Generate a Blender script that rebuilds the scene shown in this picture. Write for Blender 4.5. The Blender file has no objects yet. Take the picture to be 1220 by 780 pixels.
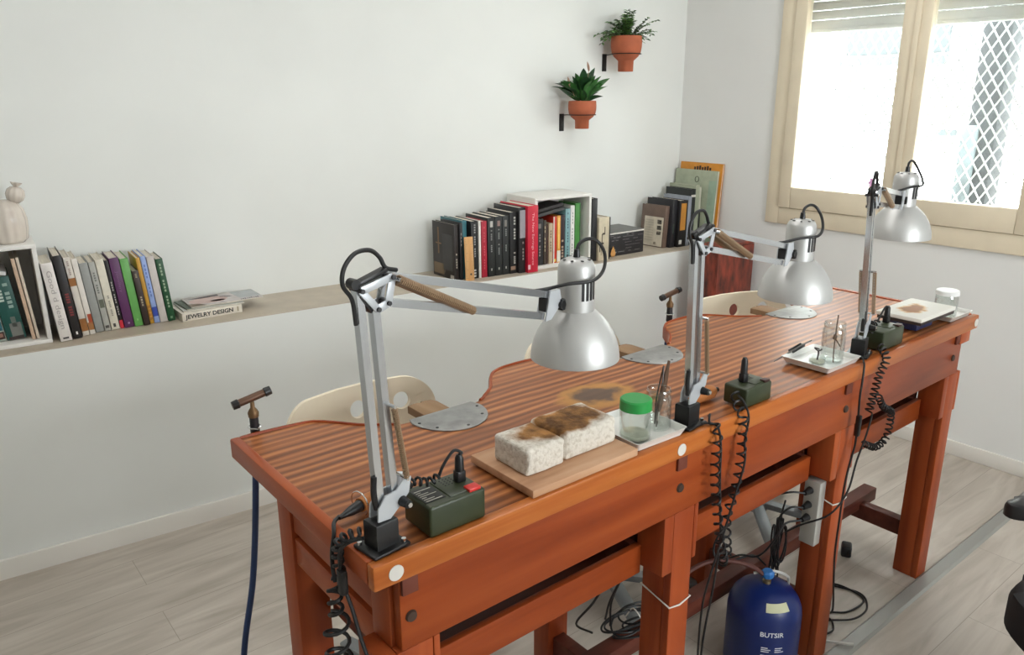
import bpy, bmesh, math, random
from mathutils import Vector, Matrix, Euler, noise as mnoise

R = math.radians
random.seed(7)
scene = bpy.context.scene
COL = scene.collection

# ----------------------------------------------------------------- measured frame
TH = 0.95                       # bench height
L, D = 2.24, 0.612              # bench length, depth
XR = 3.259                      # window wall
WA, WY, ZL, WD = -0.0848, 2.044, 0.811, 0.334   # ledge wall: angle, offset, ledge height, ledge depth
wd = Vector((math.cos(WA), math.sin(WA), 0)); wn = Vector((-math.sin(WA), math.cos(WA), 0))
ZC = 2.75

def LP(t, o, z):
    return Vector((0, WY, ZL)) + wd * t + wn * o + Vector((0, 0, z))

# ----------------------------------------------------------------- materials
def lin(c):
    out = []
    for v in c:
        v = v / 255.0
        out.append(v / 12.92 if v <= 0.04045 else ((v + 0.055) / 1.055) ** 2.4)
    return (*out, 1.0)

_mats = {}
def mat(name, c=(200, 200, 200), rough=0.5, metal=0.0, var=0.0, vscale=8.0, spec=0.5, bump=0.0, bscale=60.0, stretch=None):
    if name in _mats: return _mats[name]
    m = bpy.data.materials.new(name); m.use_nodes = True
    nt = m.node_tree; b = nt.nodes['Principled BSDF']
    b.inputs['Base Color'].default_value = lin(c)
    b.inputs['Roughness'].default_value = rough
    b.inputs['Metallic'].default_value = metal
    b.inputs['Specular IOR Level'].default_value = spec
    if var or bump:
        tc = nt.nodes.new('ShaderNodeTexCoord'); src = tc.outputs['Object']
        if stretch:
            mp = nt.nodes.new('ShaderNodeMapping'); mp.inputs['Scale'].default_value = stretch
            nt.links.new(src, mp.inputs['Vector']); src = mp.outputs['Vector']
    if var:
        n = nt.nodes.new('ShaderNodeTexNoise'); n.inputs['Scale'].default_value = vscale; n.inputs['Detail'].default_value = 5
        nt.links.new(src, n.inputs['Vector'])
        r = nt.nodes.new('ShaderNodeValToRGB')
        lo = tuple(max(0, v * (1 - var)) for v in c); hi = tuple(min(255, v * (1 + var)) for v in c)
        r.color_ramp.elements[0].position = 0.3; r.color_ramp.elements[0].color = lin(lo)
        r.color_ramp.elements[1].position = 0.7; r.color_ramp.elements[1].color = lin(hi)
        nt.links.new(n.outputs['Fac'], r.inputs['Fac']); nt.links.new(r.outputs['Color'], b.inputs['Base Color'])
    if bump:
        n2 = nt.nodes.new('ShaderNodeTexNoise'); n2.inputs['Scale'].default_value = bscale; n2.inputs['Detail'].default_value = 4
        nt.links.new(src, n2.inputs['Vector'])
        bp = nt.nodes.new('ShaderNodeBump'); bp.inputs['Strength'].default_value = bump; bp.inputs['Distance'].default_value = 0.004
        nt.links.new(n2.outputs['Fac'], bp.inputs['Height']); nt.links.new(bp.outputs['Normal'], b.inputs['Normal'])
    _mats[name] = m
    return m

def wood(name, cols, scale=(1.2, 22, 22), rough=0.38, dist=0.5, nscale=1.0):
    if name in _mats: return _mats[name]
    m = bpy.data.materials.new(name); m.use_nodes = True
    nt = m.node_tree; b = nt.nodes['Principled BSDF']; b.inputs['Roughness'].default_value = rough; b.inputs['Specular IOR Level'].default_value = 0.22
    tc = nt.nodes.new('ShaderNodeTexCoord'); mp = nt.nodes.new('ShaderNodeMapping'); mp.inputs['Scale'].default_value = scale
    n = nt.nodes.new('ShaderNodeTexNoise'); n.inputs['Scale'].default_value = nscale; n.inputs['Detail'].default_value = 6; n.inputs['Distortion'].default_value = dist
    nt.links.new(tc.outputs['Object'], mp.inputs['Vector']); nt.links.new(mp.outputs['Vector'], n.inputs['Vector'])
    r = nt.nodes.new('ShaderNodeValToRGB'); el = r.color_ramp.elements
    while len(el) < len(cols): el.new(0.5)
    for i, c in enumerate(cols):
        el[i].position = 0.28 + 0.44 * i / max(1, len(cols) - 1); el[i].color = lin(c)
    nt.links.new(n.outputs['Fac'], r.inputs['Fac']); nt.links.new(r.outputs['Color'], b.inputs['Base Color'])
    _mats[name] = m
    return m

def glass_mat(name, tint=(255, 255, 255), edge=0.35, rough=0.02):
    """thin clear glass: lets light through, mirror reflections by Fresnel"""
    if name in _mats: return _mats[name]
    m = bpy.data.materials.new(name); m.use_nodes = True
    nt = m.node_tree; nt.nodes.remove(nt.nodes['Principled BSDF']); out = nt.nodes['Material Output']
    t = nt.nodes.new('ShaderNodeBsdfTransparent'); t.inputs['Color'].default_value = lin(tint)
    g = nt.nodes.new('ShaderNodeBsdfGlossy'); g.inputs['Roughness'].default_value = rough
    lw = nt.nodes.new('ShaderNodeLayerWeight'); lw.inputs['Blend'].default_value = edge
    mr = nt.nodes.new('ShaderNodeMapRange'); mr.inputs['To Min'].default_value = 0.05; mr.inputs['To Max'].default_value = 0.6
    mx = nt.nodes.new('ShaderNodeMixShader')
    nt.links.new(lw.outputs['Facing'], mr.inputs['Value']); nt.links.new(mr.outputs['Result'], mx.inputs['Fac'])
    nt.links.new(t.outputs[0], mx.inputs[1]); nt.links.new(g.outputs[0], mx.inputs[2]); nt.links.new(mx.outputs[0], out.inputs['Surface'])
    _mats[name] = m
    return m

# ----------------------------------------------------------------- mesh builder
def frame_from(d):
    d = Vector(d).normalized()
    up = Vector((0, 0, 1)) if abs(d.z) < 0.95 else Vector((1, 0, 0))
    x = up.cross(d).normalized(); y = d.cross(x).normalized()
    return x, y, d

def catmull(pts, n=6, closed=False):
    P = [Vector(p) for p in pts]
    if len(P) < 3 and not closed:
        return P
    out = []
    N = len(P)
    rng = range(N) if closed else range(N - 1)
    for i in rng:
        if closed:
            p0, p1, p2, p3 = P[(i - 1) % N], P[i], P[(i + 1) % N], P[(i + 2) % N]
        else:
            p1, p2 = P[i], P[i + 1]
            p0 = P[i - 1] if i > 0 else p1 * 2 - p2
            p3 = P[i + 2] if i + 2 < N else p2 * 2 - p1
        for k in range(n):
            t = k / n
            out.append(0.5 * ((2 * p1) + (p2 - p0) * t + (2 * p0 - 5 * p1 + 4 * p2 - p3) * t * t + (3 * p1 - p0 - 3 * p2 + p3) * t ** 3))
    if not closed: out.append(P[-1])
    return out

def coil_path(pts, rad, turns, n=10):
    """helix wound round a smooth path"""
    base = catmull(pts, 12)
    seg = [0.0]
    for a, b in zip(base, base[1:]): seg.append(seg[-1] + (b - a).length)
    tot = seg[-1]; out = []; M = max(8, int(turns * n)); j = 0
    x = None
    for i in range(M + 1):
        s = tot * i / M
        while j < len(seg) - 2 and seg[j + 1] < s: j += 1
        f = (s - seg[j]) / max(1e-9, seg[j + 1] - seg[j]); p = base[j].lerp(base[j + 1], min(1, max(0, f)))
        d = (base[j + 1] - base[j]).normalized()
        if x is None: x, y, _ = frame_from(d)
        x = (x - d * x.dot(d)).normalized(); y = d.cross(x)
        a = 2 * math.pi * turns * i / M
        out.append(p + x * math.cos(a) * rad + y * math.sin(a) * rad)
    return out

class MB:
    def __init__(s): s.bm = bmesh.new(); s.mats = []; s.cur = 0
    def m(s, material):
        if material not in s.mats: s.mats.append(material)
        s.cur = s.mats.index(material); return s
    def _fin(s, faces):
        for f in faces: f.material_index = s.cur; f.smooth = True
    def box(s, c, size, rot=None, bevel=0.0, seg=2):
        hx, hy, hz = [v / 2 for v in size]
        M = (Matrix(rot).to_4x4() if rot is not None else Matrix.Identity(4))
        M = Matrix.Translation(Vector(c)) @ M
        vs = [s.bm.verts.new(M @ Vector((x * hx, y * hy, z * hz))) for x in (-1, 1) for y in (-1, 1) for z in (-1, 1)]
        q = [(0, 1, 3, 2), (4, 6, 7, 5), (0, 4, 5, 1), (2, 3, 7, 6), (0, 2, 6, 4), (1, 5, 7, 3)]
        fs = [s.bm.faces.new([vs[i] for i in f]) for f in q]
        s._fin(fs)
        if bevel > 0:
            es = list({e for f in fs for e in f.edges})
            r = bmesh.ops.bevel(s.bm, geom=es, offset=bevel, segments=seg, affect='EDGES', profile=0.5)
            s._fin(r['faces'])
        return s
    def b2(s, a, b, bevel=0.0, seg=2):
        a, b = Vector(a), Vector(b)
        return s.box((a + b) / 2, [abs(v) for v in (b - a)], None, bevel, seg)
    def bar(s, p0, p1, w, h=None, bevel=0.0, side=None):
        """rectangular bar from p0 to p1; side = direction of its width"""
        p0, p1 = Vector(p0), Vector(p1); d = (p1 - p0)
        z = d.normalized()
        x = Vector(side) if side is not None else frame_from(z)[0]
        x = (x - z * x.dot(z)).normalized(); y = z.cross(x)
        Rm = Matrix((x, y, z)).transposed()
        return s.box((p0 + p1) / 2, (w, h or w, d.length), Rm, bevel)
    def cyl(s, p0, p1, r0, r1=None, n=20, cap=True):
        p0, p1 = Vector(p0), Vector(p1); r1 = r0 if r1 is None else r1
        x, y, d = frame_from(p1 - p0)
        ring = lambda p, r: [s.bm.verts.new(p + (x * math.cos(2 * math.pi * i / n) + y * math.sin(2 * math.pi * i / n)) * r) for i in range(n)]
        a, b = ring(p0, r0), ring(p1, r1); fs = []
        for i in range(n): fs.append(s.bm.faces.new((a[i], a[(i + 1) % n], b[(i + 1) % n], b[i])))
        if cap: fs.append(s.bm.faces.new(a[::-1])); fs.append(s.bm.faces.new(b))
        s._fin(fs); return s
    def lathe(s, prof, origin=(0, 0, 0), axis=(0, 0, 1), n=32, mod=None):
        o = Vector(origin); x, y, d = frame_from(axis); rings = []; fs = []
        for r, z in prof:
            if r < 1e-6: rings.append([s.bm.verts.new(o + d * z)])
            else:
                rr = []
                for i in range(n):
                    a = 2 * math.pi * i / n; k = r * (mod(a, z) if mod else 1)
                    rr.append(s.bm.verts.new(o + d * z + (x * math.cos(a) + y * math.sin(a)) * k))
                rings.append(rr)
        for A, B in zip(rings, rings[1:]):
            if len(A) == 1 and len(B) == 1: continue
            for i in range(n):
                j = (i + 1) % n
                if len(A) == 1: fs.append(s.bm.faces.new((A[0], B[j], B[i])))
                elif len(B) == 1: fs.append(s.bm.faces.new((A[i], A[j], B[0])))
                else: fs.append(s.bm.faces.new((A[i], A[j], B[j], B[i])))
        s._fin(fs); return s
    def tube(s, pts, r, n=8, sm=6, closed=False, rr=None):
        P = catmull(pts, sm, closed) if sm > 1 else [Vector(p) for p in pts]
        N = len(P); rings = []; x = None; fs = []
        for i in range(N):
            a = P[i - 1] if (i > 0 or closed) else P[i]; b = P[(i + 1) % N] if (i < N - 1 or closed) else P[i]
            d = (b - a)
            if d.length < 1e-9: d = Vector((0, 0, 1))
            d.normalize()
            if x is None: x = frame_from(d)[0]
            x = (x - d * x.dot(d))
            if x.length < 1e-6: x = frame_from(d)[0]
            x.normalize(); y = d.cross(x)
            k = r if rr is None else rr(i / max(1, N - 1))
            rings.append([s.bm.verts.new(P[i] + (x * math.cos(2 * math.pi * q / n) + y * math.sin(2 * math.pi * q / n)) * k) for q in range(n)])
        prs = list(zip(rings, rings[1:])) + ([(rings[-1], rings[0])] if closed else [])
        for A, B in prs:
            for q in range(n): fs.append(s.bm.faces.new((A[q], A[(q + 1) % n], B[(q + 1) % n], B[q])))
        if not closed: fs.append(s.bm.faces.new(rings[0][::-1])); fs.append(s.bm.faces.new(rings[-1]))
        s._fin(fs); return s
    def prism(s, poly, z0, z1, M=None, bevel=0.0):
        M = M or Matrix.Identity(4)
        a = [s.bm.verts.new(M @ Vector((x, y, z0))) for x, y in poly]; b = [s.bm.verts.new(M @ Vector((x, y, z1))) for x, y in poly]
        n = len(poly); fs = [s.bm.faces.new(a[::-1]), s.bm.faces.new(b)]; top = fs[1]
        for i in range(n): fs.append(s.bm.faces.new((a[i], a[(i + 1) % n], b[(i + 1) % n], b[i])))
        s._fin(fs)
        if bevel:
            r = bmesh.ops.bevel(s.bm, geom=list(top.edges), offset=bevel, segments=2, affect='EDGES', profile=0.5); s._fin(r['faces'])
        return s
    def sphere(s, c, r, n=16, m=10, sc=(1, 1, 1)):
        prof = [(r * math.sin(math.pi * i / m) * 1.0, -r * math.cos(math.pi * i / m)) for i in range(m + 1)]
        prof[0] = (0, -r); prof[-1] = (0, r)
        st = len(s.bm.verts)
        s.lathe(prof, (0, 0, 0), (0, 0, 1), n)
        s.bm.verts.ensure_lookup_table()
        for v in s.bm.verts[st:]: v.co = Vector((v.co.x * sc[0], v.co.y * sc[1], v.co.z * sc[2])) + Vector(c)
        return s
    def grid(s, fn, nu, nv):
        V = [[s.bm.verts.new(fn(i / nu, j / nv)) for j in range(nv + 1)] for i in range(nu + 1)]
        fs = [s.bm.faces.new((V[i][j], V[i + 1][j], V[i + 1][j + 1], V[i][j + 1])) for i in range(nu) for j in range(nv)]
        s._fin(fs); return s
    def build(s, name, parent=None, loc=None, rot=None, sharp=35, world=False):
        bmesh.ops.recalc_face_normals(s.bm, faces=s.bm.faces[:])
        if world and parent is not None:
            s.bm.transform(pmat(parent).inverted())
        me = bpy.data.meshes.new(name); s.bm.to_mesh(me); s.bm.free()
        for m_ in s.mats: me.materials.append(m_)
        me.set_sharp_from_angle(angle=R(sharp))
        o = bpy.data.objects.new(name, me); COL.objects.link(o)
        if parent is not None: o.parent = parent
        if loc is not None: o.location = loc
        if rot is not None: o.rotation_euler = rot
        return o

def pmat(o):
    M = Matrix.Translation(o.location) @ o.rotation_euler.to_matrix().to_4x4()
    return pmat(o.parent) @ M if o.parent else M

def thing(name, label, cat, loc=(0, 0, 0), rot=(0, 0, 0), group=None):
    o = bpy.data.objects.new(name, None); o.empty_display_size = 0.02; COL.objects.link(o)
    o.location = loc; o.rotation_euler = rot if isinstance(rot, (tuple, list, Euler)) else (0, 0, rot)
    return tag(o, label, cat, group)
def tag(o, label, cat, group=None):
    o['label'] = label; o['category'] = cat
    if group: o['group'] = group
    return o
def struct(mb, name, parent=None):
    o = mb.build(name, parent)
    if parent is None: o['kind'] = 'structure'
    return o
def recentre(o, p):
    """move a single-mesh thing's origin to p"""
    p = Vector(p); o.data.transform(Matrix.Translation(-p)); o.location = p; return o

def text_obj(body, size, material, name='lettering', parent=None, M=Matrix.Identity(4), depth=0.0004, spacing=1.0, align='CENTER', xs=1.0, bold=0.0):
    cu = bpy.data.curves.new(name, 'FONT'); cu.body = body; cu.size = size; cu.extrude = depth; cu.align_x = align; cu.align_y = 'CENTER'; cu.space_character = spacing
    cu.offset = bold; cu.resolution_u = 3
    tmp = bpy.data.objects.new(name, cu); COL.objects.link(tmp)
    dg = bpy.context.evaluated_depsgraph_get(); dg.update()
    me = bpy.data.meshes.new_from_object(tmp.evaluated_get(dg)); bpy.data.objects.remove(tmp)
    me.transform(M @ Matrix.Diagonal((xs, 1, 1, 1))); me.materials.clear(); me.materials.append(material); me.name = name
    o = bpy.data.objects.new(name, me); COL.objects.link(o)
    if parent is not None: o.parent = parent
    return o

def frameM(origin, ex, ey):
    ex = Vector(ex).normalized(); ey = Vector(ey).normalized(); ez = ex.cross(ey)
    M = Matrix((ex, ey, ez)).transposed().to_4x4(); M.translation = Vector(origin); return M

# palette
WALL = mat('wall_paint', (233, 235, 231), 0.75, var=0.012, vscale=2.0)
WALLR = mat('wall_paint_window_side', (231, 231, 228), 0.75, var=0.012, vscale=2.0)
CEIL = mat('ceiling_paint', (240, 239, 236), 0.8)
CREAM = mat('cream_window_paint', (226, 213, 188), 0.45, var=0.02, vscale=6)
SKIRT = mat('skirting_white', (228, 224, 216), 0.5)
LEDGE = mat('ledge_beige', (186, 174, 156), 0.45, var=0.04, vscale=12)
BRKT = mat('light_grey_bracket', (196, 200, 204), 0.4, 0.35)
ALU = mat('brushed_aluminium', (205, 208, 212), 0.26, 0.92)
SILV = mat('silver_lacquer', (196, 196, 194), 0.44, 0.55)
STEEL = mat('worn_steel_plate', (158, 158, 156), 0.42, 0.7, var=0.08, vscale=30)
CHROME = mat('chrome', (215, 215, 215), 0.15, 1.0)
BLK = mat('black_plastic', (20, 20, 21), 0.4)
CORD = mat('black_cord', (17, 17, 18), 0.5)
DARKGREY = mat('dark_grey', (52, 52, 54), 0.5)
SPRING = mat('bronze_spring', (166, 140, 112), 0.4, 0.55)
GREENBOX = mat('olive_green_enamel', (48, 56, 33), 0.42, var=0.04, vscale=20)
RED = mat('red_switch', (205, 40, 32), 0.4)
WHITE = mat('white_glaze', (236, 235, 230), 0.25)
WHITEP = mat('white_plastic', (235, 235, 232), 0.4)
CUBEW = mat('white_laminate', (232, 230, 224), 0.45)
PAGES = mat('paper_pages', (222, 214, 198), 0.8, var=0.06, vscale=160, stretch=(1, .05, .05))
TERRA = mat('terracotta', (172, 92, 60), 0.75, var=0.06, vscale=18)
PLY = mat('cream_plywood', (238, 225, 200), 0.45, var=0.02, vscale=5)
GREYMET = mat('grey_chair_metal', (128, 132, 134), 0.4, 0.3)
BENCHX = wood('orange_brown_wood_along', [(124, 50, 20), (148, 66, 28), (164, 80, 36)], (1.5, 14, 18), 0.36)
RIMW = wood('honey_rim_wood', [(156, 78, 32), (178, 98, 44), (196, 118, 58)], (1.5, 20, 30), 0.3)
BENCHZ = wood('orange_brown_wood_upright', [(134, 54, 26), (160, 74, 36), (176, 88, 46)], (16, 16, 1.5), 0.4)
BENCHY = wood('orange_brown_wood_end', [(138, 60, 30), (162, 76, 38), (178, 92, 48)], (16, 1.5, 16), 0.36)
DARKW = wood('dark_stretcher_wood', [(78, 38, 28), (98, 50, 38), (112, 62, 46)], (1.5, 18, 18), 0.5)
PINW = wood('pale_worn_wood', [(116, 88, 64), (144, 114, 84), (166, 136, 104)], (14, 2, 14), 0.6)
BOARDW = wood('pale_board_wood', [(168, 122, 90), (194, 150, 116), (208, 170, 138)], (2, 22, 22), 0.55)
CORK = wood('cork_brown_wood', [(150, 92, 48), (176, 112, 62), (192, 130, 80)], (10, 10, 10), 0.5)

# ----------------------------------------------------------------- bench top material
def bench_top_mat():
    m = bpy.data.materials.new('striped_bench_top'); m.use_nodes = True
    nt = m.node_tree; b = nt.nodes['Principled BSDF']; b.inputs['Roughness'].default_value = 0.36; b.inputs['Specular IOR Level'].default_value = 0.36; N = nt.nodes.new; Lk = nt.links.new
    tc = N('ShaderNodeTexCoord')
    mp = N('ShaderNodeMapping'); mp.inputs['Scale'].default_value = (0.8, 44, 1)
    Lk(tc.outputs['Object'], mp.inputs['Vector'])
    n1 = N('ShaderNodeTexNoise'); n1.inputs['Scale'].default_value = 1.0; n1.inputs['Detail'].default_value = 1.5; n1.inputs['Distortion'].default_value = 0.25
    Lk(mp.outputs['Vector'], n1.inputs['Vector'])
    mp2 = N('ShaderNodeMapping'); mp2.inputs['Scale'].default_value = (4, 160, 1); Lk(tc.outputs['Object'], mp2.inputs['Vector'])
    n2 = N('ShaderNodeTexNoise'); n2.inputs['Scale'].default_value = 1.0; n2.inputs['Detail'].default_value = 3; Lk(mp2.outputs['Vector'], n2.inputs['Vector'])
    wv = N('ShaderNodeTexWave'); wv.bands_direction = 'Y'; wv.inputs['Scale'].default_value = 12.5; wv.inputs['Distortion'].default_value = 2.4; wv.inputs['Detail'].default_value = 1.0; wv.inputs['Detail Scale'].default_value = 1.2
    mp3 = N('ShaderNodeMapping'); mp3.inputs['Scale'].default_value = (0.35, 1, 0.35); Lk(tc.outputs['Object'], mp3.inputs['Vector']); Lk(mp3.outputs['Vector'], wv.inputs['Vector'])
    a1 = N('ShaderNodeMath'); a1.operation = 'MULTIPLY'; a1.inputs[1].default_value = 0.30; Lk(wv.outputs['Fac'], a1.inputs[0])
    a2 = N('ShaderNodeMath'); a2.operation = 'MULTIPLY_ADD'; a2.inputs[1].default_value = 0.72; Lk(n1.outputs['Fac'], a2.inputs[0]); Lk(a1.outputs[0], a2.inputs[2])
    a3 = N('ShaderNodeMath'); a3.operation = 'MULTIPLY_ADD'; a3.inputs[1].default_value = 0.3; Lk(n2.outputs['Fac'], a3.inputs[0]); Lk(a2.outputs[0], a3.inputs[2])
    r = N('ShaderNodeValToRGB'); el = r.color_ramp.elements
    el[0].position = 0.44; el[0].color = lin((114, 64, 33)); el[1].position = 0.92; el[1].color = lin((192, 124, 72))
    e = el.new(0.66); e.color = lin((148, 86, 46))
    Lk(a3.outputs[0], r.inputs['Fac'])
    # old scorch mark, an oval stain
    sx = N('ShaderNodeMapping'); sx.vector_type = 'TEXTURE'; sx.inputs['Location'].default_value = (0.785 - 1.12, 0.302 - 0.3, 0); sx.inputs["Scale"].default_value = (0.122, 0.085, 10)
    Lk(tc.outputs['Object'], sx.inputs['Vector'])
    ln = N('ShaderNodeVectorMath'); ln.operation = 'LENGTH'; Lk(sx.outputs['Vector'], ln.inputs[0])
    n3 = N('ShaderNodeTexNoise'); n3.inputs['Scale'].default_value = 22; n3.inputs['Detail'].default_value = 4; Lk(tc.outputs['Object'], n3.inputs['Vector'])
    w = N('ShaderNodeMath'); w.operation = 'MULTIPLY_ADD'; w.inputs[1].default_value = 0.7; w.inputs[2].default_value = -0.35; Lk(n3.outputs['Fac'], w.inputs[0])
    sm = N('ShaderNodeMath'); Lk(ln.outputs['Value'], sm.inputs[0]); Lk(w.outputs[0], sm.inputs[1])
    rc = N('ShaderNodeValToRGB'); e2 = rc.color_ramp.elements
    e2[0].position = 0.45; e2[0].color = lin((88, 68, 54)); e2[1].position = 0.66; e2[1].color = lin((186, 132, 62)); Lk(sm.outputs[0], rc.inputs['Fac'])
    rm = N('ShaderNodeValToRGB'); e3 = rm.color_ramp.elements
    e3[0].position = 0.75; e3[0].color = (0.9, 0.9, 0.9, 1); e3[1].position = 0.98; e3[1].color = (0, 0, 0, 1); Lk(sm.outputs[0], rm.inputs['Fac'])
    mx = N('ShaderNodeMix'); mx.data_type = 'RGBA'; Lk(rm.outputs['Color'], mx.inputs[0]); Lk(r.outputs['Color'], mx.inputs[6]); Lk(rc.outputs['Color'], mx.inputs[7])
    Lk(mx.outputs[2], b.inputs['Base Color'])
    return m
TOPM = bench_top_mat()

def floor_mat():
    m = bpy.data.materials.new('pale_oak_planks'); m.use_nodes = True
    nt = m.node_tree; b = nt.nodes['Principled BSDF']; b.inputs['Roughness'].default_value = 0.42; N = nt.nodes.new; Lk = nt.links.new
    tc = N('ShaderNodeTexCoord')
    br = N('ShaderNodeTexBrick'); br.inputs['Scale'].default_value = 1.0; br.inputs['Brick Width'].default_value = 1.25; br.inputs['Row Height'].default_value = 0.19
    br.inputs['Mortar Size'].default_value = 0.0012; br.inputs['Mortar Smooth'].default_value = 0.3; br.offset = 0.37
    br.inputs['Color1'].default_value = (0.42, 0.42, 0.42, 1); br.inputs['Color2'].default_value = (0.58, 0.58, 0.58, 1); br.inputs['Mortar'].default_value = (0.1, 0.1, 0.1, 1)
    Lk(tc.outputs['Object'], br.inputs['Vector'])
    mp = N('ShaderNodeMapping'); mp.inputs['Scale'].default_value = (1.6, 13, 1); Lk(tc.outputs['Object'], mp.inputs['Vector'])
    ad = N('ShaderNodeVectorMath'); Lk(mp.outputs['Vector'], ad.inputs[0]); Lk(br.outputs['Color'], ad.inputs[1])
    n = N('ShaderNodeTexNoise'); n.inputs['Scale'].default_value = 1.4; n.inputs['Detail'].default_value = 7; n.inputs['Distortion'].default_value = 0.9; Lk(ad.outputs[0], n.inputs['Vector'])
    mm = N('ShaderNodeMath'); mm.operation = 'MULTIPLY_ADD'; mm.inputs[1].default_value = 0.22; Lk(br.outputs['Color'], mm.inputs[0]); Lk(n.outputs['Fac'], mm.inputs[2])
    r = N('ShaderNodeValToRGB'); el = r.color_ramp.elements
    el[0].position = 0.38; el[0].color = lin((164, 154, 141)); el[1].position = 0.82; el[1].color = lin((198, 189, 177)); e = el.new(0.58); e.color = lin((182, 172, 160))
    Lk(mm.outputs[0], r.inputs['Fac'])
    mt = N('ShaderNodeMix'); mt.data_type = 'RGBA'; mt.inputs[7].default_value = lin((150, 140, 128)); Lk(br.outputs['Fac'], mt.inputs[0]); Lk(r.outputs['Color'], mt.inputs[6])
    Lk(mt.outputs[2], b.inputs['Base Color'])
    return m

# ================================================================= ROOM
def corner_y(x, off):
    # y on the ledge wall plane at offset off for given x
    p0 = Vector((0, WY, 0)) + wn * off
    return p0.y + (x - p0.x) * wd.y / wd.x
XL, YF = -3.2, -3.0
b = MB().m(floor_mat()); b.b2((XL - .2, YF - .2, -0.1), (XR + .3, 2.9, 0)); struct(b, 'floor')
b = MB().m(CEIL); b.b2((XL - .2, YF - .2, ZC), (XR + .3, 2.9, ZC + .1)); struct(b, 'ceiling')
def wall_slab(o0, o1, z0, z1, t0=-3.6, t1=3.5):
    P = [LP(t0, o0, 0), LP(t1, o0, 0), LP(t1, o1, 0), LP(t0, o1, 0)]
    return MB().m(WALL).prism([(p.x, p.y) for p in P], z0, z1)
def clip_t(off, x): return (x + math.sin(WA) * off) / math.cos(WA)
struct(wall_slab(WD, WD + .25, 0, ZC, t1=clip_t(WD, XR + .24)), 'wall_back')
struct(wall_slab(0, WD, 0, ZL - .004, t1=clip_t(0, XR) + .0), 'wall_back_low')
b = MB().m(LEDGE); P = [LP(-3.6, 0.002, 0), LP(clip_t(0, XR), 0.002, 0), LP(clip_t(WD, XR), WD, 0), LP(-3.6, WD, 0)]
b.prism([(p.x, p.y) for p in P], ZL - .004, ZL); struct(b, 'trim_1')
b = MB().m(SKIRT); P = [LP(-3.6, -.014, 0), LP(clip_t(0, XR), -.014, 0), LP(clip_t(0, XR), 0, 0), LP(-3.6, 0, 0)]
b.prism([(p.x, p.y) for p in P], 0, .075, bevel=.004); struct(b, 'baseboard_back')
# window wall with a hole
HY0, HY1, HZ0, HZ1 = 0.20, 1.40, 1.065, 2.16
b = MB().m(WALLR); yb = corner_y(XR, 0) + .5
b.b2((XR, YF, 0), (XR + .24, HY0, ZC)); b.b2((XR, HY1, 0), (XR + .24, yb, ZC)); b.b2((XR, HY0, 0), (XR + .24, HY1, HZ0)); b.b2((XR, HY0, HZ1), (XR + .24, HY1, ZC))
struct(b, 'wall_right')
b = MB().m(SKIRT); b.b2((XR - .013, YF, 0), (XR, corner_y(XR, 0) - .016, .07), .003); struct(b, 'baseboard_right')
# the two walls behind the camera; the front one has an opening added for fill daylight
b = MB().m(WALL); b.b2((XL - .2, YF, 0), (XL, 2.8, ZC)); struct(b, 'wall_left')
b = MB().m(WALL); b.b2((XL, YF - .2, 0), (.6, YF, ZC)); b.b2((1.95, YF - .2, 0), (XR + .24, YF, ZC)); b.b2((.6, YF - .2, 2.2), (1.95, YF, ZC)); b.b2((.6, YF - .2, 0), (1.95, YF, 1.1)); struct(b, 'wall_front')

# window_1: casing, two sashes with panes, roller shutters
win = MB().m(CREAM)
def ringframe(mb, x0, x1, yo0, yo1, zo0, zo1, yi0, yi1, zi0, zi1, bev=.004):
    mb.b2((x0, yo0, zo0), (x1, yi0, zo1), bev); mb.b2((x0, yi1, zo0), (x1, yo1, zo1), bev)
    mb.b2((x0, yi0, zo0), (x1, yi1, zi0), bev); mb.b2((x0, yi0, zi1), (x1, yi1, zo1), bev)
ringframe(win, XR - .018, XR - .0005, .122, 1.478, .978, 2.25, .20, 1.40, 1.065, 2.165)
ringframe(win, XR - .012, XR + .10, .155, 1.445, 1.02, 2.21, .212, 1.388, 1.078, 2.15)
window = struct(win, 'window_1')
for (y0, y1, g0, g1, nm) in ((.79, 1.398, .856, 1.332, 'sash'), (.202, .782, .268, .728, 'sash')):
    s = MB().m(CREAM); ringframe(s, XR - .03, XR + .02, y0, y1, 1.067, 2.16, g0, g1, 1.175, 2.09, .005)
    so = s.build(nm, window)
    g = MB().m(glass_mat('window_glass', (250, 252, 252), 0.2)); g.b2((XR - .008, g0 - .004, 1.171), (XR - .004, g1 + .004, 2.094)); g.build('pane', so)
g = MB().m(CREAM); g.b2((XR - .036, .775, 1.085), (XR - .03, .80, 2.14), .002); g.build('cover_strip', window)
sh = MB().m(mat('shutter_white', (225, 226, 224), 0.5))
for k in range(5): sh.b2((XR + .115, .2, 1.955 + k * .045), (XR + .13, 1.4, 1.997 + k * .045), .004)
sh.b2((XR + .11, .2, 1.938), (XR + .135, 1.4, 1.956), .004)
sh.build('roller_shutter', window)
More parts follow.
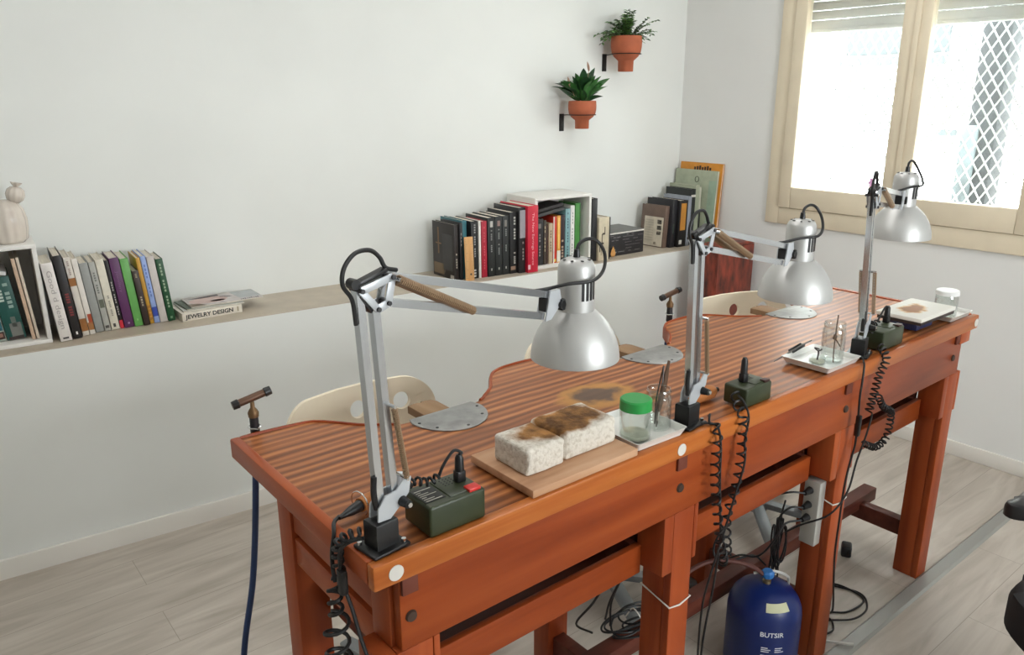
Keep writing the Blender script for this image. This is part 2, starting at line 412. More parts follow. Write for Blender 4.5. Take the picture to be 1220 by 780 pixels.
# outside: security grille, sunlit facade with doorway, dark post, drain pipe
gm = MB().m(mat('white_grille_paint', (200, 207, 207), 0.5))
X0 = XR + .30
ya, yb2, za, zb = -.1, 1.75, .95, 2.3; pitch = .052
def clipseg(y, z, dy, dz):
    ts = [];
    for (v, d, lo, hi) in ((y, dy, ya, yb2), (z, dz, za, zb)): ts.append(sorted(((lo - v) / d, (hi - v) / d)))
    t0 = max(ts[0][0], ts[1][0]); t1 = min(ts[0][1], ts[1][1]); return (t0, t1) if t1 - t0 > .02 else None
for sgn in (1, -1):
    for k in range(-60, 90):
        y0 = k * pitch; q = clipseg(y0, za, .62 * sgn, 1.0)
        if q: gm.bar((X0 + .003 * sgn, y0 + .62 * sgn * q[0], za + q[0]), (X0 + .003 * sgn, y0 + .62 * sgn * q[1], za + q[1]), .007, .003, side=(0, 1, 0))
for (p, q) in (((X0, ya, za), (X0, yb2, za)), ((X0, ya, zb), (X0, yb2, zb)), ((X0, ya, za), (X0, ya, zb)), ((X0, yb2, za), (X0, yb2, zb))): gm.bar(p, q, .025, .02)
gm.build('security_grille', window)['label'] = 'white diamond mesh grille outside the glass'
fac = thing('building_facade', 'sunlit white building facade across the street seen through the window', 'building', (6.2, 1.5, 0))
f = MB().m(mat('sunlit_render', (240, 240, 238), 0.8)); f.b2((6.2, -3, 0), (6.5, 7, 6)); f.build('facade_wall', fac, world=True)
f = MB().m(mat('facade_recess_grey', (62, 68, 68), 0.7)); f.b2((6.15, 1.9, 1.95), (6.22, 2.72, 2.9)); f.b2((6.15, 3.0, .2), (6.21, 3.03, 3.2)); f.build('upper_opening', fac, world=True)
f = MB().m(mat('ledge_stone', (66, 72, 72), 0.7)); f.b2((6.1, 1.9, 1.86), (6.2, 2.75, 1.93)); f.b2((6.1, 1.75, 1.32), (6.2, 1.86, 1.37)); f.build('string_course', fac, world=True)
f = MB().m(mat('dark_post_grey', (26, 29, 29), 0.7, var=.3, vscale=14)); f.b2((4.9, 1.0, 0), (5.1, 1.18, 3.6), .03); f.m(mat('post_band', (70, 78, 78), .7, var=.2)); f.b2((4.88, 1.1, .4), (4.92, 1.2, 1.45), .01)
tag(recentre(f.build('street_post'), (5, 1.09, 0)), 'dark square street post standing outside behind the right window pane', 'post')
f = MB().m(mat('pavement', (170, 168, 162), 0.9)); f.b2((XR + .26, -4, -.12), (9, 8, -.001)); struct(f, 'ground_outside')
# small pink sticker on the left pane
f = MB().m(mat('pink_sticker', (232, 170, 222), 0.6))
for a in range(5): f.cyl((XR - .0122, .914 + .009 * math.cos(a * 1.257), 1.232 + .014 * math.sin(a * 1.257)), (XR - .0115, .914 + .009 * math.cos(a * 1.257), 1.232 + .014 * math.sin(a * 1.257)), .008, n=10)
f.cyl((XR - .0125, .914, 1.232), (XR - .0114, .914, 1.232), .006, n=10)
f.build('flower_sticker', window)['label'] = 'small pink flower sticker'

# grey cable channel on the floor
b = MB().m(mat('grey_channel', (150, 149, 143), 0.45, 0.2)); b.prism([(-.027, 0), (-.019, .008), (.019, .008), (.027, 0)], -2.6, 2.6, frameM((0, 0, 0), (0, 1, 0), (0, 0, 1)))
o = b.build('cable_channel', loc=(XR - 2.62, -.0145, .0003)); tag(o, 'flat grey metal cable channel running along the floor in front of the bench legs', 'cable channel')

# ================================================================= WORKBENCH
bench = thing('workbench', 'long three-place jewellers workbench of orange-brown wood with scalloped far edge', 'workbench', (1.12, .3, 0))
CENT = [.434, 1.12, 1.806]
half = [(.088, .455), (.135, .476), (.180, .512), (.212, .553), (.240, .584), (.272, .601), (.310, .609)]
edge = [(0.0, .612)]
for i, c in enumerate(CENT):
    l = [(c - x, y) for x, y in reversed(half)]; r_ = [(c + x, y) for x, y in half]
    if i == 0: l = [(.06, .612)] + [(c - x, y) for x, y in reversed(half[:-1])]
    edge += l + r_
edge = [e for i, e in enumerate(edge) if i == 0 or e[0] > edge[i - 1][0] + .004] + [(L, .612)]
edge3 = [(v.x, v.y) for v in catmull([(x, y, 0) for x, y in edge], 4)]
# shrink inside the rim: slab
poly = [(0.018, .018), (L - .018, .018)] + [(min(max(x, .018), L - .018), y - .006) for x, y in reversed(edge3)]
pp = []
for q in poly:
    if not pp or (Vector(q) - Vector(pp[-1])).length > 1e-4: pp.append(q)
b = MB().m(TOPM).prism(pp, .918, .946); b.build('tabletop', bench, world=True)
# rims
b = MB().m(RIMW); b.b2((0, 0, .905), (L, .021, .95), .004); b.build('front_rim', bench, world=True)
b = MB().m(BENCHY); b.b2((0, .0215, .906), (.021, .612, .95), .004); b.build('end_rim', bench, world=True)
b = MB().m(BENCHY); b.b2((L - .021, .0215, .906), (L, .612, .95), .004); b.build('end_rim', bench, world=True)
# moulded strip following the scallops, in lengths between the plates
def edge_strip(pts):
    mb = MB().m(BENCHX); prof = [(-.004, .912), (.007, .912), (.007, .94), (.004, .9495), (-.001, .9495), (-.004, .943)]
    P = [Vector((x, y, 0)) for x, y in pts]; rings = []
    for i, p in enumerate(P):
        d = (P[min(i + 1, len(P) - 1)] - P[max(i - 1, 0)]).normalized(); nn = Vector((-d.y, d.x, 0))
        rings.append([mb.bm.verts.new(p - nn * .006 + nn * u + Vector((0, 0, z))) for u, z in prof])
    fs = []
    k = len(prof)
    for A, B_ in zip(rings, rings[1:]):
        for q in range(k): fs.append(mb.bm.faces.new((A[q], A[(q + 1) % k], B_[(q + 1) % k], B_[q])))
    fs.append(mb.bm.faces.new(rings[0])); fs.append(mb.bm.faces.new(rings[-1][::-1])); mb._fin(fs)
    return mb
cuts = [0.021] + [v for c in CENT for v in (c - .089, c + .089)] + [L - .021]
for i in range(0, len(cuts), 2):
    seg = [p for p in edge3 if cuts[i] - 1e-6 <= p[0] <= cuts[i + 1] + 1e-6]
    if i == 0: seg = [(0.021, .612)] + seg
    seg = [p for j, p in enumerate(seg) if j == 0 or (Vector(p) - Vector(seg[j - 1])).length > 1e-4]
    edge_strip(seg).build('curved_rim', bench, world=True)
# cut-out plates and bench pins
for c in CENT:
    arc = [(c + .092 * math.cos(a), .435 - .1 * math.sin(a)) for a in [R(v) for v in range(0, 181, 10)]]
    pl = [(c + .085, .457)] + arc + [(c - .085, .457)]
    b = MB().m(STEEL).prism(pl, .9462, .949, bevel=.0008); plate = b.build('steel_plate', bench, world=True)
    for a in (8, 40, 90, 140, 172): s = MB().m(DARKGREY); s.cyl((c + .08 * math.cos(R(a)), .437 - .088 * math.sin(R(a)), .949), (c + .08 * math.cos(R(a)), .437 - .088 * math.sin(R(a)), .9498), .0035, n=10); s.build('screw', plate, world=True)
    b = MB().m(PINW)
    b.prism([(c - .036, .40), (c + .036, .40), (c + .038, .53), (c + .03, .548), (c + .004, .552), (c - .001, .525), (c - .006, .552), (c - .034, .548)], .921, .9405, bevel=.003)
    b.build('bench_pin', bench, world=True)
    s = MB().m(BENCHX); s.b2((c - .06, .40, .895), (c + .06, .45, .9175)); s.build('pin_block', bench, world=True)
# aprons
b = MB().m(BENCHX); b.b2((.05, .012, .764), (2.165, .034, .904), .003); b.build('front_apron', bench, world=True)
for xx in (.02, L - .105):
    b = MB().m(BENCHY); b.b2((xx + .025, .099, .80), (xx + .045, .419, .904), .003); b.build('end_apron', bench, world=True)
    b = MB().m(BENCHY); b.b2((xx + .025, .099, .725), (xx + .045, .419, .785), .003); b.build('end_rail', bench, world=True)
# back apron pieces behind the cut-outs
b = MB().m(BENCHX); b.b2((.05, .395, .80), (L - .06, .415, .9), .002); b.build('back_apron', bench, world=True)
# round white plugs and dark bolts
for x in (.04, .735, 2.222):
    b = MB().m(mat('plug_white', (214, 210, 202), .5)); b.cyl((x, -.0012, .926), (x, .004, .926), .0135, n=24); b.build('cover_cap', bench, world=True)['label'] = 'round pale cover cap'
for x in (.07, .752, 1.445, 2.11):
    b = MB().m(mat('dark_bolt', (70, 52, 42), .5, .3)); b.lathe([(0, .0), (.011, 0), (.009, -.004), (0, -.005)], (x, .0115, .826), (0, 1, 0), 16); b.build('bolt', bench, world=True)
for x in (.075, .757, 1.45, 2.128):
    b = MB().m(mat('notch_shadow_wood', (104, 48, 30), .7)); b.b2((x - .022, .0055, .872), (x + .008, .0118, .9048), .001); b.build('notch_shade', bench, world=True)  # recess shade put into the colour of small dark blocks
b = MB().m(BENCHY); b.b2((2.13, .004, .868), (2.2, .0115, .9045), .002); b.build('bracket_end', bench, world=True)
# legs
LEGX = [.076, .777, 1.478, 2.148]
for x in LEGX:
    b = MB().m(BENCHZ); b.b2((x - .033, .0355, 0), (x + .036, .098, .903), .003); b.b2((x - .033, .014, 0), (x + .036, .0354, .7625), .002)
    lg = b.build('leg', bench, world=True)
    g = MB().m(BENCHZ); g.b2((x - .066, .0135, .617), (x - .034, .09, .763), .002); g.b2((x + .037, .0135, .625), (x + .05, .09, .763), .002); g.build('leg_cheek', lg, world=True)
    b = MB().m(BENCHZ); b.b2((x - .036, .42, 0), (x + .036, .484, .903), .003); b.build('leg', bench, world=True)
# drawer backs hung between the legs
for a, c in zip(LEGX, LEGX[1:]):
    b = MB().m(BENCHX); b.b2((a + .053, .075, .60), (c - .068, .092, .672), .002); dr = b.build('drawer', bench, world=True)
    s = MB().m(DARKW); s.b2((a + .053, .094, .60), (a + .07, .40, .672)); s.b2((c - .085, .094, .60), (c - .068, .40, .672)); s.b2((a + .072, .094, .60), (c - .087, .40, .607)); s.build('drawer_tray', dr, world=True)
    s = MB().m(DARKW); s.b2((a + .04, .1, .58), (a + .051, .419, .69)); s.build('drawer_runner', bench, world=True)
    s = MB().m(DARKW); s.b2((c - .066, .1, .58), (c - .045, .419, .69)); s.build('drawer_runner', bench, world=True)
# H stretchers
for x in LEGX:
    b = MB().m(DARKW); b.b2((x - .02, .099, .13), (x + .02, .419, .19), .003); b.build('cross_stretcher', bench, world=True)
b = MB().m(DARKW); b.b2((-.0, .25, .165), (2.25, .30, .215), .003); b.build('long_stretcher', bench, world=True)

# ================================================================= LAMPS
def lamp(bx, by, az, label, low=(-.016, .356), up=(.352, -.093), headyaw=0, ss=1.0):
    root = thing('desk_lamp', label, 'lamp', (bx, by, .9505), az, 'articulated silver lamps on the bench')
    V = lambda s, z, y=0: Vector((s, y, z))
    # clamp
    b = MB().m(BLK); b.b2((-.034, -.03, 0), (.036, .03, .006), .002)
    b.prism([(-.02, -.018), (.022, -.018), (.022, .018), (-.02, .018)], .006, .05, bevel=.003); b.build('clamp_base', root)
    b = MB().m(CHROME); b.cyl((.028, -.022, .006), (.028, -.022, .012), .004, n=12); b.cyl((-.028, .02, .006), (-.028, .02, .012), .004, n=12); b.build('screw', root)
    # fan bracket
    b = MB().m(BRKT)
    fan = [(-.012, .052), (.012, .050), (.028, .062), (.05, .082), (.056, .108), (.044, .112), (.026, .094), (.004, .092), (-.010, .075)]
    for y in (-.0125, .0095): b.prism(fan, y, y + .003, frameM((0, 0, 0), (1, 0, 0), (0, 0, 1)))
    b.build('pivot_bracket', root)
    b = MB().m(BLK); b.cyl((.036, -.013, .072), (.036, -.03, .072), .009, .007, n=14); b.m(CHROME).cyl((.036, -.03, .072), (.036, -.034, .072), .004, n=10); b.build('tension_knob', root)
    # lower arm
    A = V(low[0], .07 + low[1]); Bq = A + V(.027, -.032); Cq = A + V(.046, -.026); Dq = A + V(.056, .012)
    a0 = V(0, .068); b0 = V(.027, .082)
    for p, q in ((a0, A), (b0, Bq)):
        b = MB().m(ALU); b.bar(p, q, .014, .0125, 0, side=(0, 1, 0)); b.build('lower_arm_bar', root)
    # springs with cross pins
    dirA = (A - a0).normalized()
    for y in (-.017, .017):
        b = MB().m(SPRING); p = V(.026, .236, y) + (low[0] + .016) * V(.5, 0); q = V(.044, .112, y)
        b.tube(coil_path([p, (p + q) / 2, q], .0042, 34, 8), .0013, 5, 1); b.build('lower_spring', root)
    b = MB().m(CHROME); p = V(.026, .238) + (low[0] + .016) * V(.5, 0); b.cyl(p + V(0, 0, -.021), p + V(0, 0, .021), .003, n=10); b.cyl(V(.044, .11, -.021), V(.044, .11, .021), .003, n=10); b.build('spring_pin', root)
    # elbow
    b = MB().m(BRKT)
    for y in (-.0105, .0105):
        for p, q, w in ((A, Bq, .011), (Bq, Cq, .013), (Cq, Dq, .013), (Dq, A, .012)):
            o_ = Vector((0, y, 0)); b.bar(p + o_, q + o_, .003, w, .0006, side=(0, 1, 0))
    b.build('elbow_plate', root)
    b = MB().m(BLK); b.bar(A + V(-.004, .008), Dq + V(-.006, .011), .016, .006, .001, side=(0, 1, 0)); b.bar(A + V(0, -.008), Bq + V(-.008, -.004), .016, .004, .001, side=(0, 1, 0)); b.cyl(A + V(-.006, .01, -.008), A + V(-.006, .01, .008), .008, n=12); b.build('elbow_cover', root)
    for p in (A, Bq, Cq, Dq): b = MB().m(DARKGREY); b.cyl(p + V(0, 0, -.0155), p + V(0, 0, .0155), .0036, n=10); b.build('rivet', root)
    # upper arm
    u = V(up[0], up[1]); E1 = Dq + u; E2 = Cq + u + V(-.004, 0)
    for p, q in ((Dq, E1), (Cq, E2)):
        b = MB().m(ALU); b.bar(p, q, .014, .0125, 0, side=(0, 1, 0)); b.build('upper_arm_bar', root)
    for y in (-.016, .016):
        b = MB().m(SPRING); p = Dq + V(.006, -.004, y); q = Cq + u * .47 + V(0, 0, y)
        b.tube(coil_path([p, (p + q) / 2, q], .0062, 44, 8), .0016, 5, 1); b.build('upper_spring', root)
    b = MB().m(CHROME); q = Cq + u * .475; b.cyl(q + V(0, 0, -.021), q + V(0, 0, .021), .003, n=10); q = Dq + V(.006, -.004); b.cyl(q + V(0, 0, -.022), q + V(0, 0, .022), .003, n=10); b.build('spring_pin', root)
    # end plate and knuckle
    e3, e4 = E2 + V(.014, -.001), E1 + V(.022, .004)
    b = MB().m(BRKT)
    for y in (-.0125, .0095): b.prism([(E1.x - .004, E1.z + .008), (E2.x - .002, E2.z - .008), (e3.x, e3.z - .006), (e4.x + .006, e4.z - .022), (e4.x, e4.z + .004)], y, y + .003, frameM((0, 0, 0), (1, 0, 0), (0, 0, 1)))
    b.build('end_plate', root)
    b = MB().m(BLK); b.b2((E1.x - .012, -.009, E2.z + .008), (E1.x - .001, .009, E1.z - .006)); b.build('end_block', root)
    hx = E1.x + .083; rz = E1.z - .140           # shade axis, rim height
    Hm = V(hx, rz)
    b = MB().m(CHROME); b.cyl(V(E1.x + .012, E1.z - .022), V(hx - .03, rz + .118), .0055, n=12); b.m(BLK)
    b.box(V(E1.x + .028, E1.z - .022, -.012), (.010, .012, .022), bevel=.002); b.cyl(V(E1.x + .026, E1.z - .022, -.004), V(E1.x + .026, E1.z - .022, -.018), .008, n=12); b.build('wing_knob', root)
    # head
    out = [(r_ * ss, z_) for r_, z_ in [(.0865, 0), (.0863, .006), (.0845, .021), (.080, .037), (.0735, .052), (.0645, .067), (.054, .080), (.0425, .0905), (.0365, .096)]]
    inn = [(r - .002, z - .001) for r, z in reversed(out)]
    b = MB().m(SILV).lathe(out + inn[:-1] + [(.0845 * ss, 0), (.0865 * ss, 0)], Hm, n=48); sh = b.build('lamp_shade', root, sharp=60)
    b = MB().m(SILV).lathe([(.0355, .0935), (.0355, .172), (.0345, .182), (.030, .190), (.020, .195), (.009, .197), (0, .197)], Hm, n=40); hd = b.build('lamp_head', root, sharp=50)
    for k in range(4):
        b = MB().m(BLK); a = R(-112 + 15 * k) - az + headyaw; d = Vector((math.cos(a), math.sin(a), 0)); t = Vector((-d.y, d.x, 0))
        b.box(Hm + d * .0353 + Vector((0, 0, .136)), (.002, .0055, .034), Matrix((d, t, Vector((0, 0, 1)))).transposed()); b.build('vent_slot', hd)
    b = MB().m(BLK)
    for k in range(8):
        a = R(45 * k + 20); d = Vector((math.cos(a), math.sin(a), 0)); b.box(Hm + d * .0235 + Vector((0, 0, .1935)), (.009, .004, .0016), Matrix((d, Vector((-d.y, d.x, 0)), Vector((0, 0, 1)))).transposed())
    b.build('top_vents', hd)
    b = MB().m(BLK).cyl(Hm + V(0, .196), Hm + V(0, .212), .007, .0055, n=14); b.build('cord_grip', hd)
    b = MB().m(mat('bulb_glass', (240, 238, 228), .25)).lathe([(0, .02), (.018, .026), (.026, .042), (.022, .06), (.014, .075), (.013, .1), (0, .1)], Hm, n=24); b.build('bulb', root)
    # cords
    b = MB().m(CORD)
    b.tube([A + V(-.008, -.05, -.004), A + V(-.012, -.012, -.004), A + V(-.026, .012, -.004), A + V(-.022, .036, -.004), A + V(-.002, .054, -.003), A + V(.024, .055, -.002), A + V(.042, .042, 0), Dq + V(-.004, .013), Dq + V(.016, .006)], .0034, 8, 6)
    b.build('elbow_cord', root)
    b = MB().m(CORD)
    b.tube([E1 + V(-.03, .012), E1 + V(0, .010), E1 + V(.03, .018, -.025), V(hx - .01, rz + .160, -.046), V(hx + .03, rz + .172, -.04), V(hx + .055, rz + .196, -.024), V(hx + .052, rz + .219, -.010), V(hx + .03, rz + .228, -.004), V(hx + .008, rz + .222), V(hx, rz + .208)], .0034, 8, 6)
    b.build('head_cord', root)
    b = MB().m(BLK).tube([a0 + V(-.008, .004, -.004), a0 + V(-.012, .03, -.004), a0 + V(-.01, .06, -.004)], .005, 8, 4); b.build('cord_sleeve', root)
    return root
lamp(.042, .046, R(6.5), 'silver articulated lamp clamped at the near left corner, its shade nearest the camera')
lamp(.803, .045, R(6), 'silver articulated lamp clamped mid-bench beside the open glass jar', low=(-.014, .342), up=(.348, -.082), ss=1.045)
lamp(1.545, .045, R(16), 'silver articulated lamp farthest along the bench, its shade in front of the window', low=(-.092, .378), up=(.358, -.05), ss=1.045)

# ================================================================= TRANSFORMER BOXES
def transformer(x0, x1, y0, y1, h, label, plug_at, plate=True, arc=None, coil=None, straight=None, plug_h=.05, turns=10):
    cx, cy = (x0 + x1) / 2, (y0 + y1) / 2; z0 = .9503
    root = thing('power_supply_box', label, 'power supply', (cx, cy, z0), 0, 'green power supply boxes on the bench')
    w, d = x1 - x0, y1 - y0
    b = MB().m(GREENBOX); b.b2((-w / 2, -d / 2, 0), (w / 2, d / 2, h), .005, 3); b.build('housing', root)
    b = MB().m(GREENBOX); b.b2((-w * .08, -d * .38, h - .001), (w * .44, d * .40, h + .0018), .0012); lid = b.build('lid_panel', root)
    b = MB().m(BLK)
    for i in range(4):
        for j in range(4): b.cyl((w * (.05 + .06 * i), d * (.06 + .08 * j), h + .0015), (w * (.05 + .06 * i), d * (.06 + .08 * j), h + .0024), .0016, n=8)
    b.build('vent_holes', lid)
    if plate:
        b = MB().m(mat('name_plate', (38, 38, 36), .35, .2)); b.b2((-w * .47, -d * .30, h), (-w * .12, d * .30, h + .0012)); pl = b.build('name_plate', root)
        b = MB().m(mat('plate_print', (176, 172, 160), .5))
        for r_ in range(7): b.b2((-w * .44, -d * .26 + r_ * d * .077, h + .0012), (-w * (.16 + .1 * ((r_ * 37) % 3)), -d * .26 + r_ * d * .077 + .0016, h + .0016))
        b.build('plate_print', pl)
    b = MB().m(RED if plate else mat('dark_switch', (60, 30, 28), .5)); b.b2((w * .22, -d * .47, h - .001), (w * .43, -d * .24, h + .005), .0015); b.build('switch', root)
    px, py = plug_at
    b = MB().m(BLK); b.b2((px - .009, py - .008, h), (px + .009, py + .008, h + .022), .003); b.lathe([(.0085, 0), (.0075, plug_h * .5), (.0045, plug_h * .62), (0, plug_h * .62)], (px, py, h + .02), n=14); b.build('plug', root)
    if arc:
        b = MB().m(CORD); P = [Vector(p) - Vector((cx, cy, z0)) for p in arc]; P[0] = Vector((px, py, h + .02 + plug_h * .6)); b.tube(P, .0028, 8, 6); b.build('plug_cord', root)
    if coil:
        for cpts, rad, tn in coil:
            b = MB().m(CORD); b.tube([Vector(p) - Vector((cx, cy, z0)) for p in coil_path(cpts, rad, tn, 9)], .0026, 6, 1); b.build('coiled_cord', root)
    if straight:
        for pts in straight:
            b = MB().m(CORD); b.tube([Vector(p) - Vector((cx, cy, z0)) for p in pts], .0026, 8, 6); b.build('cord', root)
    b = MB().m(BLK)
    for sx in (-1, 1):
        for sy in (-1, 1): b.cyl((sx * w * .4, sy * d * .36, -.0003), (sx * w * .4, sy * d * .36, .001), .005, n=10)
    b.build('rubber_feet', root)
    return root
F_ = -.013
transformer(.114, .227, .012, .094, .056, 'olive green power supply box with red switch nearest the camera', (.035, .005),
    arc=[(.205, .06, 1.03), (.212, .06, 1.058), (.196, .06, 1.066), (.176, .06, 1.048), (.165, .062, 1.026)],
    coil=[([(.165, .062, 1.026), (.145, .066, 1.022), (.118, .07, 1.03), (.105, .075, 1.015)], .0065, 6)])
transformer(.975, 1.075, .012, .076, .047, 'small green power supply box with upright plug, beside the middle lamp', (-.012, .006), plate=False, plug_h=.065,
    coil=[([(.968, .04, .985), (.95, .02, .968), (.93, F_, .95), (.934, F_, .90), (.935, F_, .842), (.927, F_, .791), (.916, F_, .752), (.900, F_, .715), (.899, F_ - .004, .66), (.915, F_, .60)], .0095, 17)],
    straight=[[(.968, .03, .98), (.958, .008, .975), (.952, F_, .945), (.944, F_, .89), (.933, F_ - .012, .842), (.905, F_ - .012, .766), (.877, F_ - .012, .691), (.841, F_ - .01, .595), (.84, -.006, .487), (.85, .0, .30), (.86, -.02, .1), (.87, -.03, .006)]])
transformer(1.622, 1.742, .016, .09, .055, 'green power supply box with cord arched over it, by the far lamp', (.042, .01), plate=False,
    arc=[(1.72, .06, 1.03), (1.722, .06, 1.052), (1.704, .06, 1.058), (1.68, .06, 1.038), (1.664, .06, 1.02)],
    coil=[([(1.664, .06, 1.02), (1.645, .06, 1.016), (1.62, .06, 1.022), (1.608, .05, 1.0)], .007, 5),
          ([(1.612, .02, .97), (1.59, F_, .945), (1.56, F_, .90), (1.546, F_, .854), (1.528, F_, .802)], .0095, 14),
          ([(1.552, F_ - .01, .845), (1.59, F_ - .01, .805), (1.652, F_ - .005, .773), (1.669, F_, .729), (1.655, F_, .687), (1.599, F_, .676), (1.528, F_, .707)], .0085, 22)])

# ================================================================= SOLDERING BRICKS, BOARD, TRAYS, JARS
b = MB().m(BOARDW); b.b2((.328, .006, 0), (.604, .196, .016), .002)
o = b.build('wooden_board', loc=(0, 0, .9503)); recentre(o, (.466, .1, 0)); o.location = (.466, .1, .9506); tag(o, 'pale wooden board under the two soldering bricks', 'board')

def brick_mat():
    m = bpy.data.materials.new('scorched_fire_brick'); m.use_nodes = True
    nt = m.node_tree; bs = nt.nodes['Principled BSDF']; bs.inputs['Roughness'].default_value = 0.9; N = nt.nodes.new; Lk = nt.links.new
    tc = N('ShaderNodeTexCoord'); n = N('ShaderNodeTexNoise'); n.inputs['Scale'].default_value = 120; n.inputs['Detail'].default_value = 8; Lk(tc.outputs['Object'], n.inputs['Vector'])
    base = N('ShaderNodeValToRGB'); base.color_ramp.elements[0].position = .28; base.color_ramp.elements[0].color = lin((190, 180, 164)); base.color_ramp.elements[1].position = .52; base.color_ramp.elements[1].color = lin((218, 211, 199)); Lk(n.outputs['Fac'], base.inputs['Fac'])
    n2 = N('ShaderNodeTexNoise'); n2.inputs['Scale'].default_value = 26; n2.inputs['Detail'].default_value = 5; Lk(tc.outputs['Object'], n2.inputs['Vector'])
    burn = N('ShaderNodeValToRGB'); burn.color_ramp.elements[0].position = .35; burn.color_ramp.elements[0].color = lin((108, 74, 42)); burn.color_ramp.elements[1].position = .66; burn.color_ramp.elements[1].color = lin((194, 138, 74)); Lk(n2.outputs['Fac'], burn.inputs['Fac'])
    mp = N('ShaderNodeMapping'); mp.vector_type = 'TEXTURE'; mp.inputs['Location'].default_value = (.012, .008, .062); mp.inputs['Scale'].default_value = (.135, .062, .026); Lk(tc.outputs['Object'], mp.inputs['Vector'])
    ln = N('ShaderNodeVectorMath'); ln.operation = 'LENGTH'; Lk(mp.outputs['Vector'], ln.inputs[0])
    ad = N('ShaderNodeMath'); ad.operation = 'MULTIPLY_ADD'; ad.inputs[1].default_value = 0.9; Lk(n2.outputs['Fac'], ad.inputs[0]); Lk(ln.outputs['Value'], ad.inputs[2])
    mk = N('ShaderNodeValToRGB'); mk.color_ramp.elements[0].position = 1.15 - .02; mk.color_ramp.elements[0].color = (1, 1, 1, 1); mk.color_ramp.elements[1].position = 1.0; mk.color_ramp.elements[1].color = (0, 0, 0, 1)
    sc = N('ShaderNodeMath'); sc.operation = 'MULTIPLY'; sc.inputs[1].default_value = .62; Lk(ad.outputs[0], sc.inputs[0])
    mk.color_ramp.elements[0].position = .72; mk.color_ramp.elements[1].position = .88
    Lk(sc.outputs[0], mk.inputs['Fac'])
    mk.color_ramp.elements[0].color = (1, 1, 1, 1); mk.color_ramp.elements[1].color = (0, 0, 0, 1)
    mx = N('ShaderNodeMix'); mx.data_type = 'RGBA'; Lk(mk.outputs['Color'], mx.inputs[0]); Lk(base.outputs['Color'], mx.inputs[6]); Lk(burn.outputs['Color'], mx.inputs[7]); Lk(mx.outputs[2], bs.inputs['Base Color'])
    bp = N('ShaderNodeBump'); bp.inputs['Strength'].default_value = .7; bp.inputs['Distance'].default_value = .004; Lk(n.outputs['Fac'], bp.inputs['Height']); Lk(bp.outputs['Normal'], bs.inputs['Normal'])
    return m
BRICK = brick_mat()
def rough_block(x0, x1, y0, y1, h, ox, seed, bev=.007):
    """a worn brick: subdivided box with soft, uneven edges; object origin at (ox, .1)"""
    mb = MB().m(BRICK); mb.box(((x0 + x1) / 2 - ox, (y0 + y1) / 2 - .1, h / 2), (x1 - x0, y1 - y0, h), None, bev, 3)
    bmesh.ops.subdivide_edges(mb.bm, edges=mb.bm.edges[:], cuts=3, use_grid_fill=True)
    for v in mb.bm.verts:
        if v.co.z > .002:
            k = mnoise.noise_vector(v.co * 38 + Vector((seed, 0, 0))) * .0022 + mnoise.noise_vector(v.co * 110 + Vector((0, seed, 0))) * .0010
            v.co += k; v.co.z = max(0, v.co.z)
    mb._fin(mb.bm.faces)
    return mb
o = rough_block(.352, .446, .05, .152, .054, .466, 3).build('soldering_brick', loc=(.466, .1, .9668), sharp=60); tag(o, 'smaller white fire brick with rust-brown scorched top, on the left end of the pale board', 'brick')
o = rough_block(.4475, .592, .052, .162, .058, .466, 11, .012).build('soldering_brick', loc=(.466, .1, .9668), sharp=60); tag(o, 'larger chalky white fire brick with dark burnt top, beside the green-lidded jar', 'brick')

def tray(x0, x1, y0, y1, h, label, rz=0, group='white trays on the bench'):
    cx, cy = (x0 + x1) / 2, (y0 + y1) / 2; w, d = x1 - x0, y1 - y0
    mb = MB().m(WHITE)
    prof = [(0.82, 0), (0.97, h * .92), (1.0, h), (.965, h), (.94, h * .9), (.86, .004)]
    rings = []
    def ring(k, z):
        out = []; hx, hy = w / 2, d / 2; ins = (1 - k) * hx if k < 1 else 0; ex, ey = hx - (1 - k) * .05, hy - (1 - k) * .05; rc = .006
        for (sx, sy, a0) in ((1, 1, 0), (-1, 1, 90), (-1, -1, 180), (1, -1, 270)):
            for a in (0, 30, 60, 90):
                an = R(a0 + a); out.append(mb.bm.verts.new((sx * (ex - rc) + rc * math.cos(an), sy * (ey - rc) + rc * math.sin(an), z)))
        return out
    rings = [ring(k, z) for k, z in prof]; fs = [mb.bm.faces.new(rings[0][::-1]), mb.bm.faces.new(rings[-1])]; n = len(rings[0])
    for A, B_ in zip(rings, rings[1:]):
        for i in range(n): fs.append(mb.bm.faces.new((A[i], A[(i + 1) % n], B_[(i + 1) % n], B_[i])))
    mb._fin(fs); o = mb.build('tray', loc=(cx, cy, .9505), rot=(0, 0, rz)); return tag(o, label, 'tray', group)
tray(.612, .762, .008, .168, .019, 'white ceramic tray holding the green-lidded jar and the open jar', R(-2))
tray(1.328, 1.492, .008, .15, .017, 'white square ceramic tray with tall open jar and tiny glass dish')
tray(2.065, 2.215, .012, .13, .016, 'white tray holding the white-lidded jar at the far end of the bench')

